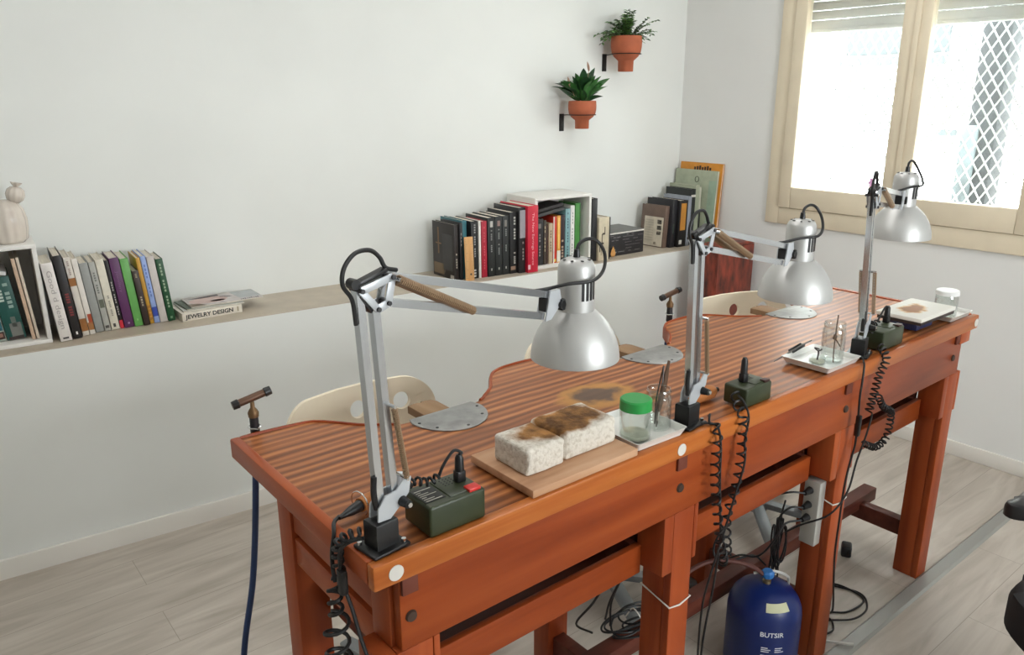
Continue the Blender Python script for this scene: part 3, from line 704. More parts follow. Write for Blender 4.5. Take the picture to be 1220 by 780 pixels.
GLASS = glass_mat('jar_glass', (250, 252, 251), 0.25)
def jar(x, y, z0, r, h, label, lid=None, liquid=None, group='glass jars on the bench', neck=True):
    root = thing('glass_jar', label, 'jar', (x, y, z0), 0, group)
    rn = r * .9
    out = [(0, .0005), (r * .92, .0005), (r, .006), (r, h * .72), (r * .97, h * .8), (rn, h * .86), (rn, h * .90), (rn * 1.05, h * .92), (rn * 1.05, h * .95), (rn, h * .965), (rn, h)]
    inn = [(max(0, q - .0024), max(z, .004)) for q, z in reversed(out[1:])] + [(0, .004)]
    b = MB().m(GLASS).lathe(out + inn, n=36); b.build('jar_body', root, sharp=50)
    if lid:
        b = MB().m(lid[0]).lathe([(0, h + .003), (rn * 1.02, h + .003), (rn * 1.12, h + .0005), (rn * 1.13, h - lid[1]), (rn * 1.09, h - lid[1]), (rn * 1.07, h - .002), (0, h - .001)], n=40,
             mod=(lambda a, z: 1 + (.008 * math.cos(a * 40) if z < h - .001 else 0))); b.build('lid', root)
    if liquid:
        b = MB().m(liquid[0]).lathe([(0, .0045), (r - .003, .0045), (r - .003, liquid[1]), (0, liquid[1])], n=30); b.build('contents', root)
    return root
GREENLID = mat('green_plastic_lid', (40, 150, 70), 0.35)
CLOUD = mat('cloudy_powder', (196, 196, 176), 0.7, var=.08, vscale=60)
jar(.655, .062, .9556, .033, .086, 'glass jar with bright green lid in the white tray', (GREENLID, .02), (CLOUD, .012))
jar(.733, .068, .9556, .0285, .09, 'open glass jar of tools beside the green-lidded jar')
jar(1.425, .058, .9556, .030, .108, 'tall open glass jar with twigs in the middle white tray')
jar(2.122, .062, .9556, .034, .082, 'glass jar with white lid at the far end of the bench', (mat('white_lid', (238, 238, 236), .4), .012))
# tools in the jars
STK = mat('brown_handle', (92, 66, 48), .4); FER = mat('ferrule', (140, 134, 126), .3, .8)
t = thing('paint_brush', 'brown-handled brush leaning out of the open jar beside the green lid', 'brush', (.722, .062, .9605))
b = MB().m(STK); P0, P1 = Vector((.012, .004, .03)), Vector((.066, .028, .128)); b.tube([P0, P0.lerp(P1, .5), P1], .004, 8, 4, rr=lambda q: .003 + .0035 * math.sin(math.pi * min(1, q * 1.05)) ); b.build('handle', t)
b = MB().m(FER); b.cyl((.005, .001, .0125), P0, .003, .0032, n=10); b.build('ferrule', t)
b = MB().m(mat('bristle', (60, 48, 40), .8)); b.cyl((.0005, -.0005, .0), (.005, .001, .0125), .0012, .003, n=10); b.build('bristles', t)
t = thing('tweezers', 'dark steel tweezers standing in the open jar beside the green lid', 'tweezers', (.738, .08, .9605))
b = MB().m(mat('dark_steel', (72, 66, 64), .35, .7))
for s_ in (-1, 1): b.tube([(-.006, -.006, 0), (.006, .0 + s_ * .003, .05), (.020, .004 + s_ * .0035, .085), (.030, .007, .122)], .0018, 6, 4)
b.build('arms', t)
t = thing('twig', 'thin brown forked twig standing in the tall middle jar', 'twig', (1.418, .052, .961))
b = MB().m(STK); b.tube([(-.016, -.012, 0), (-.004, -.004, .035), (.012, .004, .062), (.02, .008, .092), (.026, .01, .118)], .0017, 6, 5); b.tube([(.009, .002, .057), (.017, -.004, .044), (.021, -.006, .036)], .0015, 6, 4); b.box((.008, .003, .062), (.016, .004, .014), Euler((0, .5, 0)).to_matrix(), .001); b.build('stem', t)
# tiny dish with clamp
t = thing('glass_dish', 'tiny round glass dish in the middle white tray', 'dish', (1.378, .072, .9556))
b = MB().m(GLASS).lathe([(0, .0005), (.02, .0005), (.021, .003), (.021, .018), (.019, .018), (.019, .004), (0, .004)], n=28); b.build('dish_body', t)
b = MB().m(CLOUD).lathe([(0, .0045), (.0185, .0045), (.0185, .009), (0, .009)], n=24); b.build('contents', t)
t = thing('metal_clip', 'small dark metal clip sticking up from the tiny glass dish', 'clip', (1.378, .072, .965))
b = MB().m(mat('dark_steel')); b.tube([(.0, 0, .0), (.003, 0, .018), (.001, 0, .026)], .0026, 6, 3); b.tube([(-.012, .004, .036), (-.002, 0, .027), (.010, -.002, .026), (.014, -.002, .028)], .0022, 6, 4); b.tube([(-.006, .004, .034), (.004, 0, .03)], .002, 6, 2); b.build('clip_body', t)
# cross-locking tweezers with black grips
t = thing('cross_locking_tweezers', 'long tweezers with black grips resting across the middle tray edge', 'tweezers', (1.36, .14, .968), 0)
A0, A1, A2, A3 = Vector((-.048, .018, -.0155)), Vector((.012, .008, .002)), Vector((.062, .0, .016)), Vector((.09, -.006, .022))
b = MB().m(mat('tweezer_steel', (120, 116, 112), .3, .9)); b.tube([A0, A0.lerp(A1, .6), A1], .0018, 6, 3, rr=lambda q: .0010 + .0022 * q); b.bar(A1, A2, .012, .0025, .0004); b.tube([A2, A2.lerp(A3, .5), A3], .0016, 6, 3); b.build('arms', t)
b = MB().m(BLK); sd = (A2 - A1).cross(Vector((0, 0, 1))).normalized()
for k in (-1, 1): b.bar(A1 + sd * .0062 * k + (A2 - A1) * .02, A1 + sd * .0062 * k + (A2 - A1) * .92, .0045, .007, .001, side=sd)
b.build('grip', t)
# raised soldering tile at the far end
b = MB().m(mat('navy_block', (38, 48, 92), .5)); b.b2((1.892, .046, 0), (2.0, .135, .026), .002)
o = b.build('support_block', loc=(0, 0, .9503)); recentre(o, (1.946, .09, 0)); o.location = (1.946, .09, .9505); tag(o, 'dark blue block propping up the white tile', 'block')
b = MB().m(mat('dark_slab', (58, 46, 42), .6)); b.b2((1.862, .022, 0), (2.09, .156, .010), .001)
o = b.build('dark_slab'); recentre(o, (1.976, .09, 0)); o.location = (1.976, .09, .9768); tag(o, 'thin dark slab between the white tile and the blue block', 'board')
def tile_mat():
    m = mat('white_tile', (236, 233, 224), .6); nt = m.node_tree; bs = nt.nodes['Principled BSDF']; N = nt.nodes.new; Lk = nt.links.new
    tc = N('ShaderNodeTexCoord'); mp = N('ShaderNodeMapping'); mp.vector_type = 'TEXTURE'; mp.inputs['Location'].default_value = (-.01, .006, .01); mp.inputs['Scale'].default_value = (.095, .05, .05); Lk(tc.outputs['Object'], mp.inputs['Vector'])
    ln = N('ShaderNodeVectorMath'); ln.operation = 'LENGTH'; Lk(mp.outputs['Vector'], ln.inputs[0]); n = N('ShaderNodeTexNoise'); n.inputs['Scale'].default_value = 30; n.inputs['Detail'].default_value = 5; Lk(tc.outputs['Object'], n.inputs['Vector'])
    a = N('ShaderNodeMath'); a.operation = 'MULTIPLY_ADD'; a.inputs[1].default_value = 1.1; Lk(n.outputs['Fac'], a.inputs[0]); Lk(ln.outputs['Value'], a.inputs[2])
    r = N('ShaderNodeValToRGB'); e = r.color_ramp.elements; e[0].position = .75; e[0].color = lin((150, 96, 50)); e[1].position = 1.0; e[1].color = lin((236, 233, 224)); k = e.new(.88); k.color = lin((214, 176, 128))
    sc = N('ShaderNodeMath'); sc.operation = 'MULTIPLY'; sc.inputs[1].default_value = .72; Lk(a.outputs[0], sc.inputs[0]); Lk(sc.outputs[0], r.inputs['Fac']); Lk(r.outputs['Color'], bs.inputs['Base Color'])
    return m
b = MB().m(tile_mat()); b.b2((-.118, -.07, 0), (.118, .07, .012), .002)
tag(b.build('soldering_tile', loc=(1.976, .09, .9871)), 'white soldering tile with brown burn stain, raised on a blue block', 'tile')
b = MB().m(WHITEP); b.b2((-.028, -.02, 0), (.028, .02, .022), .003); tag(b.build('small_box', loc=(1.80, .125, .9468)), 'small white box behind the far green power supply', 'box')

# ================================================================= HANDPIECES AND LOOSE CABLES
t = thing('wooden_handpiece', 'wooden tool handle lying between middle lamp and small green box', 'tool handle', (.945, .112, .9655))
b = MB().m(CORK).lathe([(0, -.055), (.015, -.054), (.019, -.038), (.019, .01), (.016, .03), (.011, .038), (0, .038)], (0, 0, 0), Vector((1, -.12, 0)), 24); b.build('grip', t)
b = MB().m(BLK).lathe([(.0125, -.006), (.0125, .004), (.0125, .004)], (.03, -.004, 0), Vector((1, -.12, 0)), 20); b.cyl((.034, -.004, 0), (.05, -.006, .001), .008, .0055, n=14); b.build('ferrule', t)
t = thing('cork_handpiece', 'wood-ended tool with wire ring hanging behind the near lamp base', 'tool handle', (.072, .165, .962), R(12))
b = MB().m(CORK).lathe([(0, -.018), (.013, -.017), (.014, 0), (.012, .02), (0, .02)], (.012, 0, .002), Vector((1, .1, 0)), 20); b.build('grip', t)
b = MB().m(BLK).lathe([(.0105, 0), (.009, -.02), (.006, -.034), (.0035, -.05), (0, -.05)], (-.006, -.002, .002), Vector((1, .1, 0)), 16); b.build('strain_relief', t)
b = MB().m(CHROME).tube([(-.006, -.002 + .022 * math.cos(a), .006 + .022 * math.sin(a)) for a in [R(v) for v in range(-30, 250, 20)]], .0012, 6, 3); b.build('wire_ring', t)
b = MB().m(CORD); b.tube([(.022, .153, .963), (.004, .135, .966), (-.008, .112, .96), (-.014, .112, .93), (-.012, .118, .895), (-.014, .108, .875)], .0036, 8, 6)
b.tube(coil_path([(-.016, .108, .88), (-.02, .1, .85), (-.022, .096, .82)], .011, 3, 12), .0034, 8, 1)
b.tube(coil_path([(-.022, .096, .82), (-.026, .092, .76), (-.02, .088, .70), (-.016, .082, .60), (-.02, .08, .50)], .020, 9, 14), .0034, 8, 1)
tag(recentre(b.build('coiled_cable'), (-.02, .1, .9)), 'thick black coiled cable hanging over the left end of the bench', 'cable')
b = MB().m(CORD)
b.tube(coil_path([(.012, .05, .985), (-.004, .07, .975), (-.012, .088, .955), (-.012, .095, .925), (-.012, .092, .90)], .008, 7, 10), .003, 8, 1)
b.tube([(.01, .042, .98), (-.008, .06, .97), (-.014, .082, .945), (-.014, .085, .91)], .0032, 8, 6)
b.tube([(-.010, .078, .868), (-.008, .065, .845), (-.006, .045, .80), (-.004, .02, .76), (.0, -.004, .72), (.01, .01, .6)], .0034, 8, 6)
cable = tag(recentre(b.build('lamp_mains_cable'), (-.012, .09, .95)), 'black lamp cable with inline switch draped over the near left corner', 'cable')
b = MB().m(BLK); b.box((-.013, .083, .889), (.014, .02, .046), None, .005); b.build('inline_switch', cable, world=True)
# cables in front of the bench
b = MB().m(CORD); b.tube([(.82, .02, .956), (.838, .004, .956), (.848, -.008, .945), (.855, F_, .90), (.859, F_, .84), (.868, F_, .758), (.874, F_ - .004, .67), (.868, -.014, .55), (.86, .0, .35), (.85, -.02, .12), (.84, -.03, .006)], .0027, 8, 6)
c_ = tag(recentre(b.build('straight_cable'), (.83, .0, .95)), 'thin straight black cable hanging from the middle lamp base', 'cable')
b = MB().m(CORD); b.tube(coil_path([(.84, .02, .965), (.842, .0, .958), (.838, F_ - .002, .93), (.836, F_ - .002, .88), (.84, F_ - .002, .83), (.848, F_ - .002, .784), (.858, F_ - .006, .72), (.87, F_ - .008, .66), (.90, F_, .60), (.925, F_ + .02, .57)], .0095, 17, 10), .0026, 6, 1)
tag(recentre(b.build('coiled_cable'), (.84, .0, .95)), 'black coiled cable hanging beside the middle lamp base', 'cable')
b = MB().m(CORD); b.tube([(1.515, .02, .957), (1.49, .002, .957), (1.478, -.008, .945), (1.468, F_, .90), (1.466, F_, .86), (1.474, F_, .783)], .003, 8, 6)
b.tube([(1.474, F_, .755), (1.474, F_, .72), (1.455, F_, .66), (1.435, F_ - .004, .60), (1.432, F_ - .004, .50), (1.44, F_, .394), (1.455, F_, .29), (1.56, .03, .12), (1.70, .13, .012), (1.80, .17, .006)], .003, 8, 6)
c_ = tag(recentre(b.build('lamp_mains_cable'), (1.5, .0, .95)), 'black lamp cable with inline switch hanging below the far lamp', 'cable')
b = MB().m(BLK); b.box((1.473, F_ - .002, .778), (.014, .014, .062), None, .004); b.build('inline_switch', c_, world=True)
b = MB().m(CORD); b.tube([(1.524, F_ - .012, .802), (1.508, F_ - .012, .748), (1.47, F_ - .012, .675), (1.432, F_ - .016, .598), (1.38, F_, .54), (1.352, .05, .49), (1.36, .10, .44)], .0028, 8, 6)
tag(recentre(b.build('straight_cable'), (1.52, .0, .8)), 'thin black cable slanting across the third bench leg', 'cable')
# loops on the floor
b = MB().m(CORD); Z = .0042
b.tube([(1.844, .19, Z), (1.862, .15, Z), (1.88, .10, Z), (1.86, .063, Z), (1.79, .03, Z + .007), (1.72, .04, Z + .004), (1.66, .09, Z), (1.60, .12, Z), (1.565, .16, Z)], .0032, 8, 6)
b.tube([(1.844, .20, Z), (1.87, .16, Z), (1.868, .085, Z), (1.83, .062, Z), (1.75, .072, Z), (1.70, .11, Z), (1.62, .15, Z), (1.58, .2, Z)], .0032, 8, 6)
b.tube([(1.67, .10, Z + .004), (1.662, .075, Z + .004), (1.62, .05, Z + .003), (1.575, .07, Z), (1.56, .12, Z)], .0032, 8, 6)
b.box((1.84, .2, .008), (.03, .018, .012), Euler((0, 0, -.5)).to_matrix(), .003)
tag(recentre(b.build('floor_cable'), (1.78, .1, 0)), 'black cable looped on the floor beside the third bench leg', 'cable')
b = MB().m(BLK); b.box((0, 0, .022), (.052, .036, .044), Euler((0, 0, .5)).to_matrix(), .008, 3); b.cyl((0, -.012, .03), (-.03, -.03, .02), .008, .004, n=12); tag(b.build('mains_adapter', loc=(2.07, .25, .0002)), 'black mains adapter lying on the floor between the third and fourth legs', 'adapter')
# power strip on third leg, its leads and tied bundle
ps = thing('power_strip', 'light grey power strip fixed upright to the third bench leg', 'power strip', (1.42, .062, .5))
b = MB().m(mat('power_strip_grey', (176, 174, 166), .5)); b.b2((-.008, -.024, -.10), (.024, .024, .10), .003); b.build('housing', ps)
b = MB().m(BLK)
for z in (.07, .025, -.015): b.cyl((-.0085, .005, z), (-.036, .005, z), .011, .007, n=14)
b.build('plug', ps)
def cable(name, pts, r, label, m=CORD):
    mb = MB().m(m); mb.tube(pts, r, 8, 6); o_ = mb.build(name); recentre(o_, pts[0]); return tag(o_, label, 'cable')
cable('plug_cable', [(1.383, .067, .57), (1.35, .09, .575), (1.32, .14, .55), (1.31, .2, .49), (1.28, .24, .43), (1.24, .25, .375), (1.235, .235, .335), (1.29, .22, .315), (1.37, .2, .31), (1.41, .18, .27)], .003, 'black cable looping from the top socket of the grey power strip')
cable('plug_cable', [(1.383, .067, .525), (1.355, .09, .525), (1.34, .11, .49), (1.36, .12, .43), (1.37, .12, .38)], .003, 'short black cable from the middle socket of the grey power strip')
cable('plug_cable', [(1.383, .067, .485), (1.34, .09, .48), (1.315, .1, .44), (1.31, .13, .38), (1.31, .16, .35), (1.30, .2, .34), (1.28, .24, .31)], .003, 'black cable dropping from the lowest socket towards the gas bottle')
b = MB().m(CORD)
for k in range(7):
    ph = k * .9; w = .018 + .006 * math.sin(k * 2.1); h = .075 + .018 * math.cos(k * 1.7); dx = .004 * k - .012
    b.tube([(w * math.cos(a + .3 * math.sin(ph)) + dx, .012 * math.sin(ph + a), -.02 - h * .9 + h * math.sin(a)) for a in [2 * math.pi * i / 10 for i in range(10)]], .0027, 6, 4, closed=True)
b.cyl((0, 0, -.035), (0, 0, .01), .011, n=12); b.tube([(0, 0, .0), (-.002, -.005, .04), (.0, -.01, .075)], .003, 6, 4)
tag(b.build('cable_bundle', loc=(1.415, .15, .43)), 'tied bundle of black cable hanging below the grey power strip', 'cable')
# string tied round legs
for x, lab, z in ((.777, 'white string tied around the second bench leg', .525), (1.478, 'white string tied around the third bench leg', .535)):
    b = MB().m(mat('white_string', (226, 220, 210), .8)); y0, y1 = .0118, .1
    b.tube([(x - .0352, y0, z), (x, y0 - .001, z - .006), (x + .0382, y0, z), (x + .0382, y1, z + .004), (x, y1, z + .006), (x - .0352, y1, z + .02)], .0022, 6, 1, closed=True)
    tag(recentre(b.build('string_tie'), (x, .05, z)), lab, 'string')
# gas bottle
gas = thing('gas_bottle', 'blue gas bottle with white lettering standing under the bench', 'gas bottle', (1.325, .12, 0), R(-40))
b = MB().m(mat('blue_enamel', (16, 38, 100), .36, var=.04, vscale=9))
b.lathe([(0, .002), (.092, .002), (.100, .0), (.1055, .012), (.1055, .192), (.103, .214), (.0945, .236), (.079, .256), (.056, .270), (.028, .278), (.014, .279), (0, .279)], n=56); body = b.build('bottle_body', gas, sharp=60)
b = MB().m(mat('brass', (170, 150, 110), .3, .9)).lathe([(.012, .277), (.012, .288), (.008, .29), (.008, .298), (0, .298)], n=18); b.build('valve_stem', gas)
b = MB().m(mat('light_blue_knob', (54, 120, 190), .4)).lathe([(0, .296), (.014, .297), (.018, .303), (.018, .313), (.013, .319), (0, .32)], n=24, mod=lambda a, z: 1 + .05 * math.cos(a * 9)); b.build('regulator_knob', gas)
b = MB().m(mat('masking_tape', (206, 206, 170), .7)); b.grid(lambda u, v: Vector((.0, 0, 0)) + Vector(((.0925 - .0155 * v) * math.sin(R(-16 + 44 * u)), -(.0925 - .0155 * v) * math.cos(R(-16 + 44 * u)), .2405 + .020 * v)), 14, 3); b.build('tape_label', gas)
LET = mat('white_print', (225, 228, 232), .5)
def wrap(o_, rad):
    for v in o_.data.vertices:
        a = v.co.x / rad; k = rad + v.co.z; v.co = Vector((k * math.sin(a), -k * math.cos(a), v.co.y))
    return o_
def wrapped(body_, size, ang, z, xs=1.0, bold=0.0, name='lettering'):
    o_ = text_obj(body_, size, LET, name, gas, Matrix.Translation((rad_ * ang, z, 0)), .0003, 1.0, xs=xs, bold=bold); return wrap(o_, rad_)
rad_ = .1058
wrapped('BUTSIR', .021, R(-4), .176, bold=.0003)
b = MB().m(LET)
for col in (-.034, .004):
    for rw in range(7):
        if rw == 3: continue
        wd_ = .022 + .004 * ((rw * 5 + (1 if col > 0 else 0)) % 3) - .004
        b.grid(lambda u, v, c=col, q=rw, W_=wd_: Vector(((rad_ + .0002) * math.sin((c + W_ * u) / rad_), -(rad_ + .0002) * math.cos((c + W_ * u) / rad_), .132 - q * .0062 + .0028 * v)), 6, 1)
b.build('small_print', gas)['label'] = 'rows of tiny white print'
cable('gas_hose', [(1.312, .126, .308), (1.29, .15, .33), (1.25, .19, .345), (1.20, .23, .345), (1.14, .26, .32), (1.08, .275, .27), (1.03, .285, .224)], .0065, 'reddish brown rubber hose from the gas bottle valve', mat('brown_rubber', (92, 50, 42), .6))
cable('white_cable', [(1.30, .15, .305), (1.33, .125, .312), (1.37, .112, .298), (1.41, .108, .27), (1.432, .112, .24), (1.4375, .118, .15), (1.437, .12, .05), (1.45, .125, .006), (1.51, .12, .006), (1.545, .06, .006), (1.575, .0, .016), (1.60, -.03, .016)], .0042, 'white cable curving down beside the blue gas bottle', mat('white_cord', (206, 204, 198), .5))
# cable heap under left bay
b = MB().m(CORD); rnd = random.Random(4)
for k in range(6):
    cx, cy = .95 + rnd.uniform(-.05, .05), .285 + rnd.uniform(-.02, .02); rx, ry = rnd.uniform(.05, .09), rnd.uniform(.022, .045); a0 = rnd.uniform(-.3, .3)
    b.tube([(cx + rx * math.cos(a) * math.cos(a0) - ry * math.sin(a) * math.sin(a0), cy + rx * math.cos(a) * math.sin(a0) + ry * math.sin(a) * math.cos(a0), .219 + .0055 * k + .004 * math.sin(a * 2 + k)) for a in [2 * math.pi * i / 10 for i in range(10)]], .003, 6, 4, closed=True)
b.tube([(.76, .13, .60), (.80, .2, .5), (.83, .27, .36), (.86, .3, .25)], .003, 8, 6); b.tube([(.73, .13, .58), (.76, .18, .5), (.80, .25, .38), (.85, .31, .27)], .003, 8, 6); b.tube([(.70, .14, .59), (.69, .2, .46), (.72, .29, .33), (.80, .31, .25)], .003, 8, 6)
hp = tag(recentre(b.build('cable_heap'), (.93, .32, .22)), 'black cables coiled in a loose heap on the low stretcher under the bench', 'cable')
b = MB().m(mat('white_string')); b.tube([(.95, .325, .222), (.952, .30, .262), (.95, .26, .24), (.948, .245, .222)], .002, 6, 4); b.build('cable_tie', hp, world=True)

# ================================================================= HANGING TORCHES
def torch(x, y, z, label, pts):
    t = thing('gas_torch', label, 'torch', (x, y, z))
    b = MB().m(mat('torch_sleeve', (30, 30, 34), .45)); b.lathe([(0, -.012), (.009, -.012), (.0095, -.02), (.0105, -.07), (.0, -.07)], n=18); b.build('sleeve', t)
    b = MB().m(mat('aged_brass', (120, 92, 62), .45, .6)); b.lathe([(.011, -.022), (.012, -.012), (.009, -.006), (.005, .0), (.004, .02), (0, .02)], n=16); b.build('neck', t)
    b = MB().m(mat('copper_brown', (92, 66, 50), .45, .5)); d = Vector((.95, -.1, .22)).normalized()
    b.lathe([(.0085, -.03), (.0085, .03), (.0078, .031)], (0, 0, .022), d, 18); b.build('burner_tube', t)
    b = MB().m(BLK); b.lathe([(0, -.044), (.0095, -.043), (.0105, -.03), (.009, -.028)], (0, 0, .022), d, 18); b.build('end_cap', t); b = MB().m(BLK); b.lathe([(.009, .028), (.0105, .03), (.0095, .043), (0, .044)], (0, 0, .022), d, 18); b.build('end_cap', t)
    b = MB().m(mat('blue_hose', (32, 58, 104), .45)); b.tube([Vector(p) - Vector((x, y, z)) for p in pts], .0072, 10, 6); b.build('hose', t)
    b = MB().m(CHROME); b.tube([Vector((.013 * math.cos(a), .013 * math.sin(a), -.045)) for a in [R(v) for v in range(-80, 270, 25)]] + [Vector((0, -.020, -.045))], .0018, 6, 3); b.build('hook', t)
    return t
torch(.066, .640, .995, 'small T-shaped gas torch with blue hose hanging at the far left corner of bench', [(.066, .64, .928), (.06, .645, .85), (.045, .648, .70), (.025, .65, .56), (-.01, .652, .40), (-.03, .654, .22), (-.03, .66, .05), (0.0, .67, .0085), (.08, .70, .0085)])
torch(1.462, .645, 1.0, 'small T-shaped gas torch hanging at the far edge behind the middle lamp', [(1.462, .645, .933), (1.458, .65, .8), (1.455, .655, .5), (1.45, .66, .2), (1.45, .67, .03), (1.5, .68, .0085)])

# ================================================================= CHAIRS
def chair(cx, cy, label, rz=0, zt=.885):
    t = thing('work_chair', label, 'chair', (cx, cy, 0), rz, 'cream plywood chairs along the bench')
    # backrest: curved sheet with two finger holes; built as a grid with hole cut
    W, H, th = .45, .20, .012
    b = MB().m(PLY)
    holes = [(.008, .132), (.135, .132)]; hr = (.0235, .025)
    def outline(n=72):
        pts = []; r = .085
        for (sx, sz, a0) in ((1, 1, 0), (-1, 1, 90), (-1, -1, 180), (1, -1, 270)):
            for k in range(n // 4 + 1):
                a = R(a0 + 90 * k / (n // 4)); pts.append((sx * (W / 2 - r) + r * math.cos(a), H / 2 + sz * (H / 2 - r) + r * math.sin(a)))
        return pts
    ol = outline()
    bm2 = bmesh.new(); vs = [bm2.verts.new((x, z, 0)) for x, z in ol]; es = [bm2.edges.new((vs[i], vs[(i + 1) % len(vs)])) for i in range(len(vs))]
    for hx, hz in holes:
        hv = [bm2.verts.new((hx + hr[0] * math.cos(2 * math.pi * i / 28), hz + hr[1] * math.sin(2 * math.pi * i / 28), 0)) for i in range(28)]
        es += [bm2.edges.new((hv[i], hv[(i + 1) % 28])) for i in range(28)]
    bmesh.ops.triangle_fill(bm2, use_beauty=True, use_dissolve=False, edges=es)
    for hx, hz in holes:
        for f in [f for f in bm2.faces if all((v.co.x - hx) ** 2 + (v.co.y - hz) ** 2 <= (hr[0] + 1e-4) ** 2 for v in f.verts)]: bm2.faces.remove(f)
    bmesh.ops.subdivide_edges(bm2, edges=[e for e in bm2.edges if e.calc_length() > .06], cuts=2)
    bmesh.ops.triangulate(bm2, faces=bm2.faces[:])
    zb = zt - H
    def place(v, off):
        x, z = v.co.x, v.co.y; yy = .225 - 1.1 * x * x + .12 * (z - .1) + off
        return Vector((x, yy, zb + z))
    f_ = {v: b.bm.verts.new(place(v, 0)) for v in bm2.verts}; k_ = {v: b.bm.verts.new(place(v, th)) for v in bm2.verts}; fs = []
    for f in bm2.faces:
        fs.append(b.bm.faces.new([f_[v] for v in f.verts])); fs.append(b.bm.faces.new([k_[v] for v in reversed(f.verts)]))
    for e in bm2.edges:
        if len(e.link_faces) == 1: a, c = e.verts; fs.append(b.bm.faces.new((f_[a], f_[c], k_[c], k_[a])))
    bm2.free(); b._fin(fs); b.build('backrest', t, sharp=50)
    b = MB().m(PLY); n = 40; sp = []
    for i in range(n):
        a = 2 * math.pi * i / n; c, s_ = math.cos(a), math.sin(a); q = .5
        sp.append((.21 * abs(c) ** q * (1 if c > 0 else -1), .19 * abs(s_) ** q * (1 if s_ > 0 else -1)))
    b.prism(sp, .448, .462, bevel=.004); b.build('seat', t)
    b = MB().m(GREYMET); b.tube([(0, .10, .44), (0, .2, .445), (0, .245, .48), (0, .25, .6), (0, .245, zb + .07)], .014, 10, 6); b.build('back_support', t)
    b = MB().m(GREYMET); b.cyl((0, 0, .05), (0, 0, .27), .032, n=24); b.cyl((0, 0, .27), (0, 0, .447), .02, n=20); b.lathe([(.05, .06), (.045, .085), (.033, .10)], n=24); b.b2((-.08, -.08, .43), (.08, .08, .447), .004); b.build('column', t)
    b = MB().m(BLK).tube([(.03, 0, .41), (.10, -.02, .41), (.16, -.04, .405)], .006, 8, 4); b.build('height_lever', t)
    for k in range(5):
        a = R(72 * k + 28); d = Vector((math.cos(a), math.sin(a), 0))
        g = MB().m(GREYMET); g.bar(d * .03 + Vector((0, 0, .08)), d * .30 + Vector((0, 0, .045)), .045, .025, .006, side=(-d.y, d.x, 0)); lg = g.build('leg', t)
        g = MB().m(BLK); g.cyl(d * .285 + Vector((0, 0, .0005)), d * .285 + Vector((0, 0, .034)), .02, .014, n=16); g.build('glide', lg)
    return t
chair(.428, .645, 'cream plywood swivel chair pushed in at the near left place', 0)
chair(1.215, .645, 'cream plywood swivel chair at the middle place, mostly hidden by the near lamp shade', R(3))
chair(2.02, .615, 'cream plywood swivel chair at the far place in front of the dark wooden box', R(-16))
# dark wooden box in the corner
bx = thing('wooden_cabinet', 'dark reddish brown wooden box standing in the corner under the ledge books', 'cabinet', (3.035, 1.565, 0))
MAH = mat('mottled_mahogany', (98, 40, 26), .45, var=.5, vscale=9, stretch=(3, 3, 1.1))
b = MB().m(MAH); b.b2((-.165, -.06, 0), (.155, .06, .865), .004); b.build('carcass', bx)
b = MB().m(MAH); b.b2((-.164, -.072, .03), (.154, -.061, .863), .002); dr = b.build('door', bx)
b = MB().m(mat('aged_brass')); b.sphere((.12, -.082, .45), .011); b.build('knob', dr)
b = MB().m(MAH); b.b2((-.166, -.074, .8655), (.156, .062, .88), .002); b.build('top', bx)

# black office chair at the right edge of view
oc = thing('office_chair', 'black office chair partly in view beyond the near side of the bench', 'chair', (1.53, -.685, 0), R(53))
BF = mat('black_fabric', (16, 16, 18), .75); BP = mat('black_armrest', (24, 24, 26), .3)
OCM = pmat(oc)
def sq(w, d, q=.55, n=44): return [(w * abs(math.cos(2 * math.pi * i / n)) ** q * math.copysign(1, math.cos(2 * math.pi * i / n)), d * abs(math.sin(2 * math.pi * i / n)) ** q * math.copysign(1, math.sin(2 * math.pi * i / n))) for i in range(n)]
b = MB().m(BF); b.prism([(x + .03, y - .045) for x, y in sq(.235, .235)], .37, .47, bevel=.03); b.build('seat', oc)
b = MB().m(BF); b.prism(sq(.23, .28), -.03, .03, frameM((.0, -.27, .86), (1, 0, 0), (0, .12, 1)), bevel=.02); b.build('backrest', oc)
b = MB().m(BP); b.bar((0, -.22, .42), (0, -.31, .72), .06, .015, .004, side=(1, 0, 0)); b.build('back_support', oc)
for s_ in (-1, 1):
    b = MB().m(BP); b.prism([(x + s_ * .29, y + .02) for x, y in sq(.035, .13, .7, 28)], .618, .655, bevel=.012); arm = b.build('armrest', oc)
    g = MB().m(BP); g.tube([(s_ * .2, 0, .405), (s_ * .27, 0, .41), (s_ * .29, 0, .47), (s_ * .29, .01, .64)], .016, 10, 5); g.build('arm_post', arm)
b = MB().m(BP); b.cyl((0, 0, .07), (0, 0, .40), .028, n=20); b.build('column', oc)
for k in range(5):
    a = R(72 * k + 10); d = Vector((math.cos(a), math.sin(a), 0))
    g = MB().m(BP); g.bar(d * .02 + Vector((0, 0, .10)), d * .30 + Vector((0, 0, .075)), .04, .025, .005, side=(-d.y, d.x, 0)); lg = g.build('leg', oc)
    g = MB().m(BLK); tt = Vector((-d.y, d.x, 0)); g.cyl(d * .29 - tt * .02 + Vector((0, 0, .0305)), d * .29 + tt * .02 + Vector((0, 0, .0305)), .03, n=20); g.build('caster', lg)

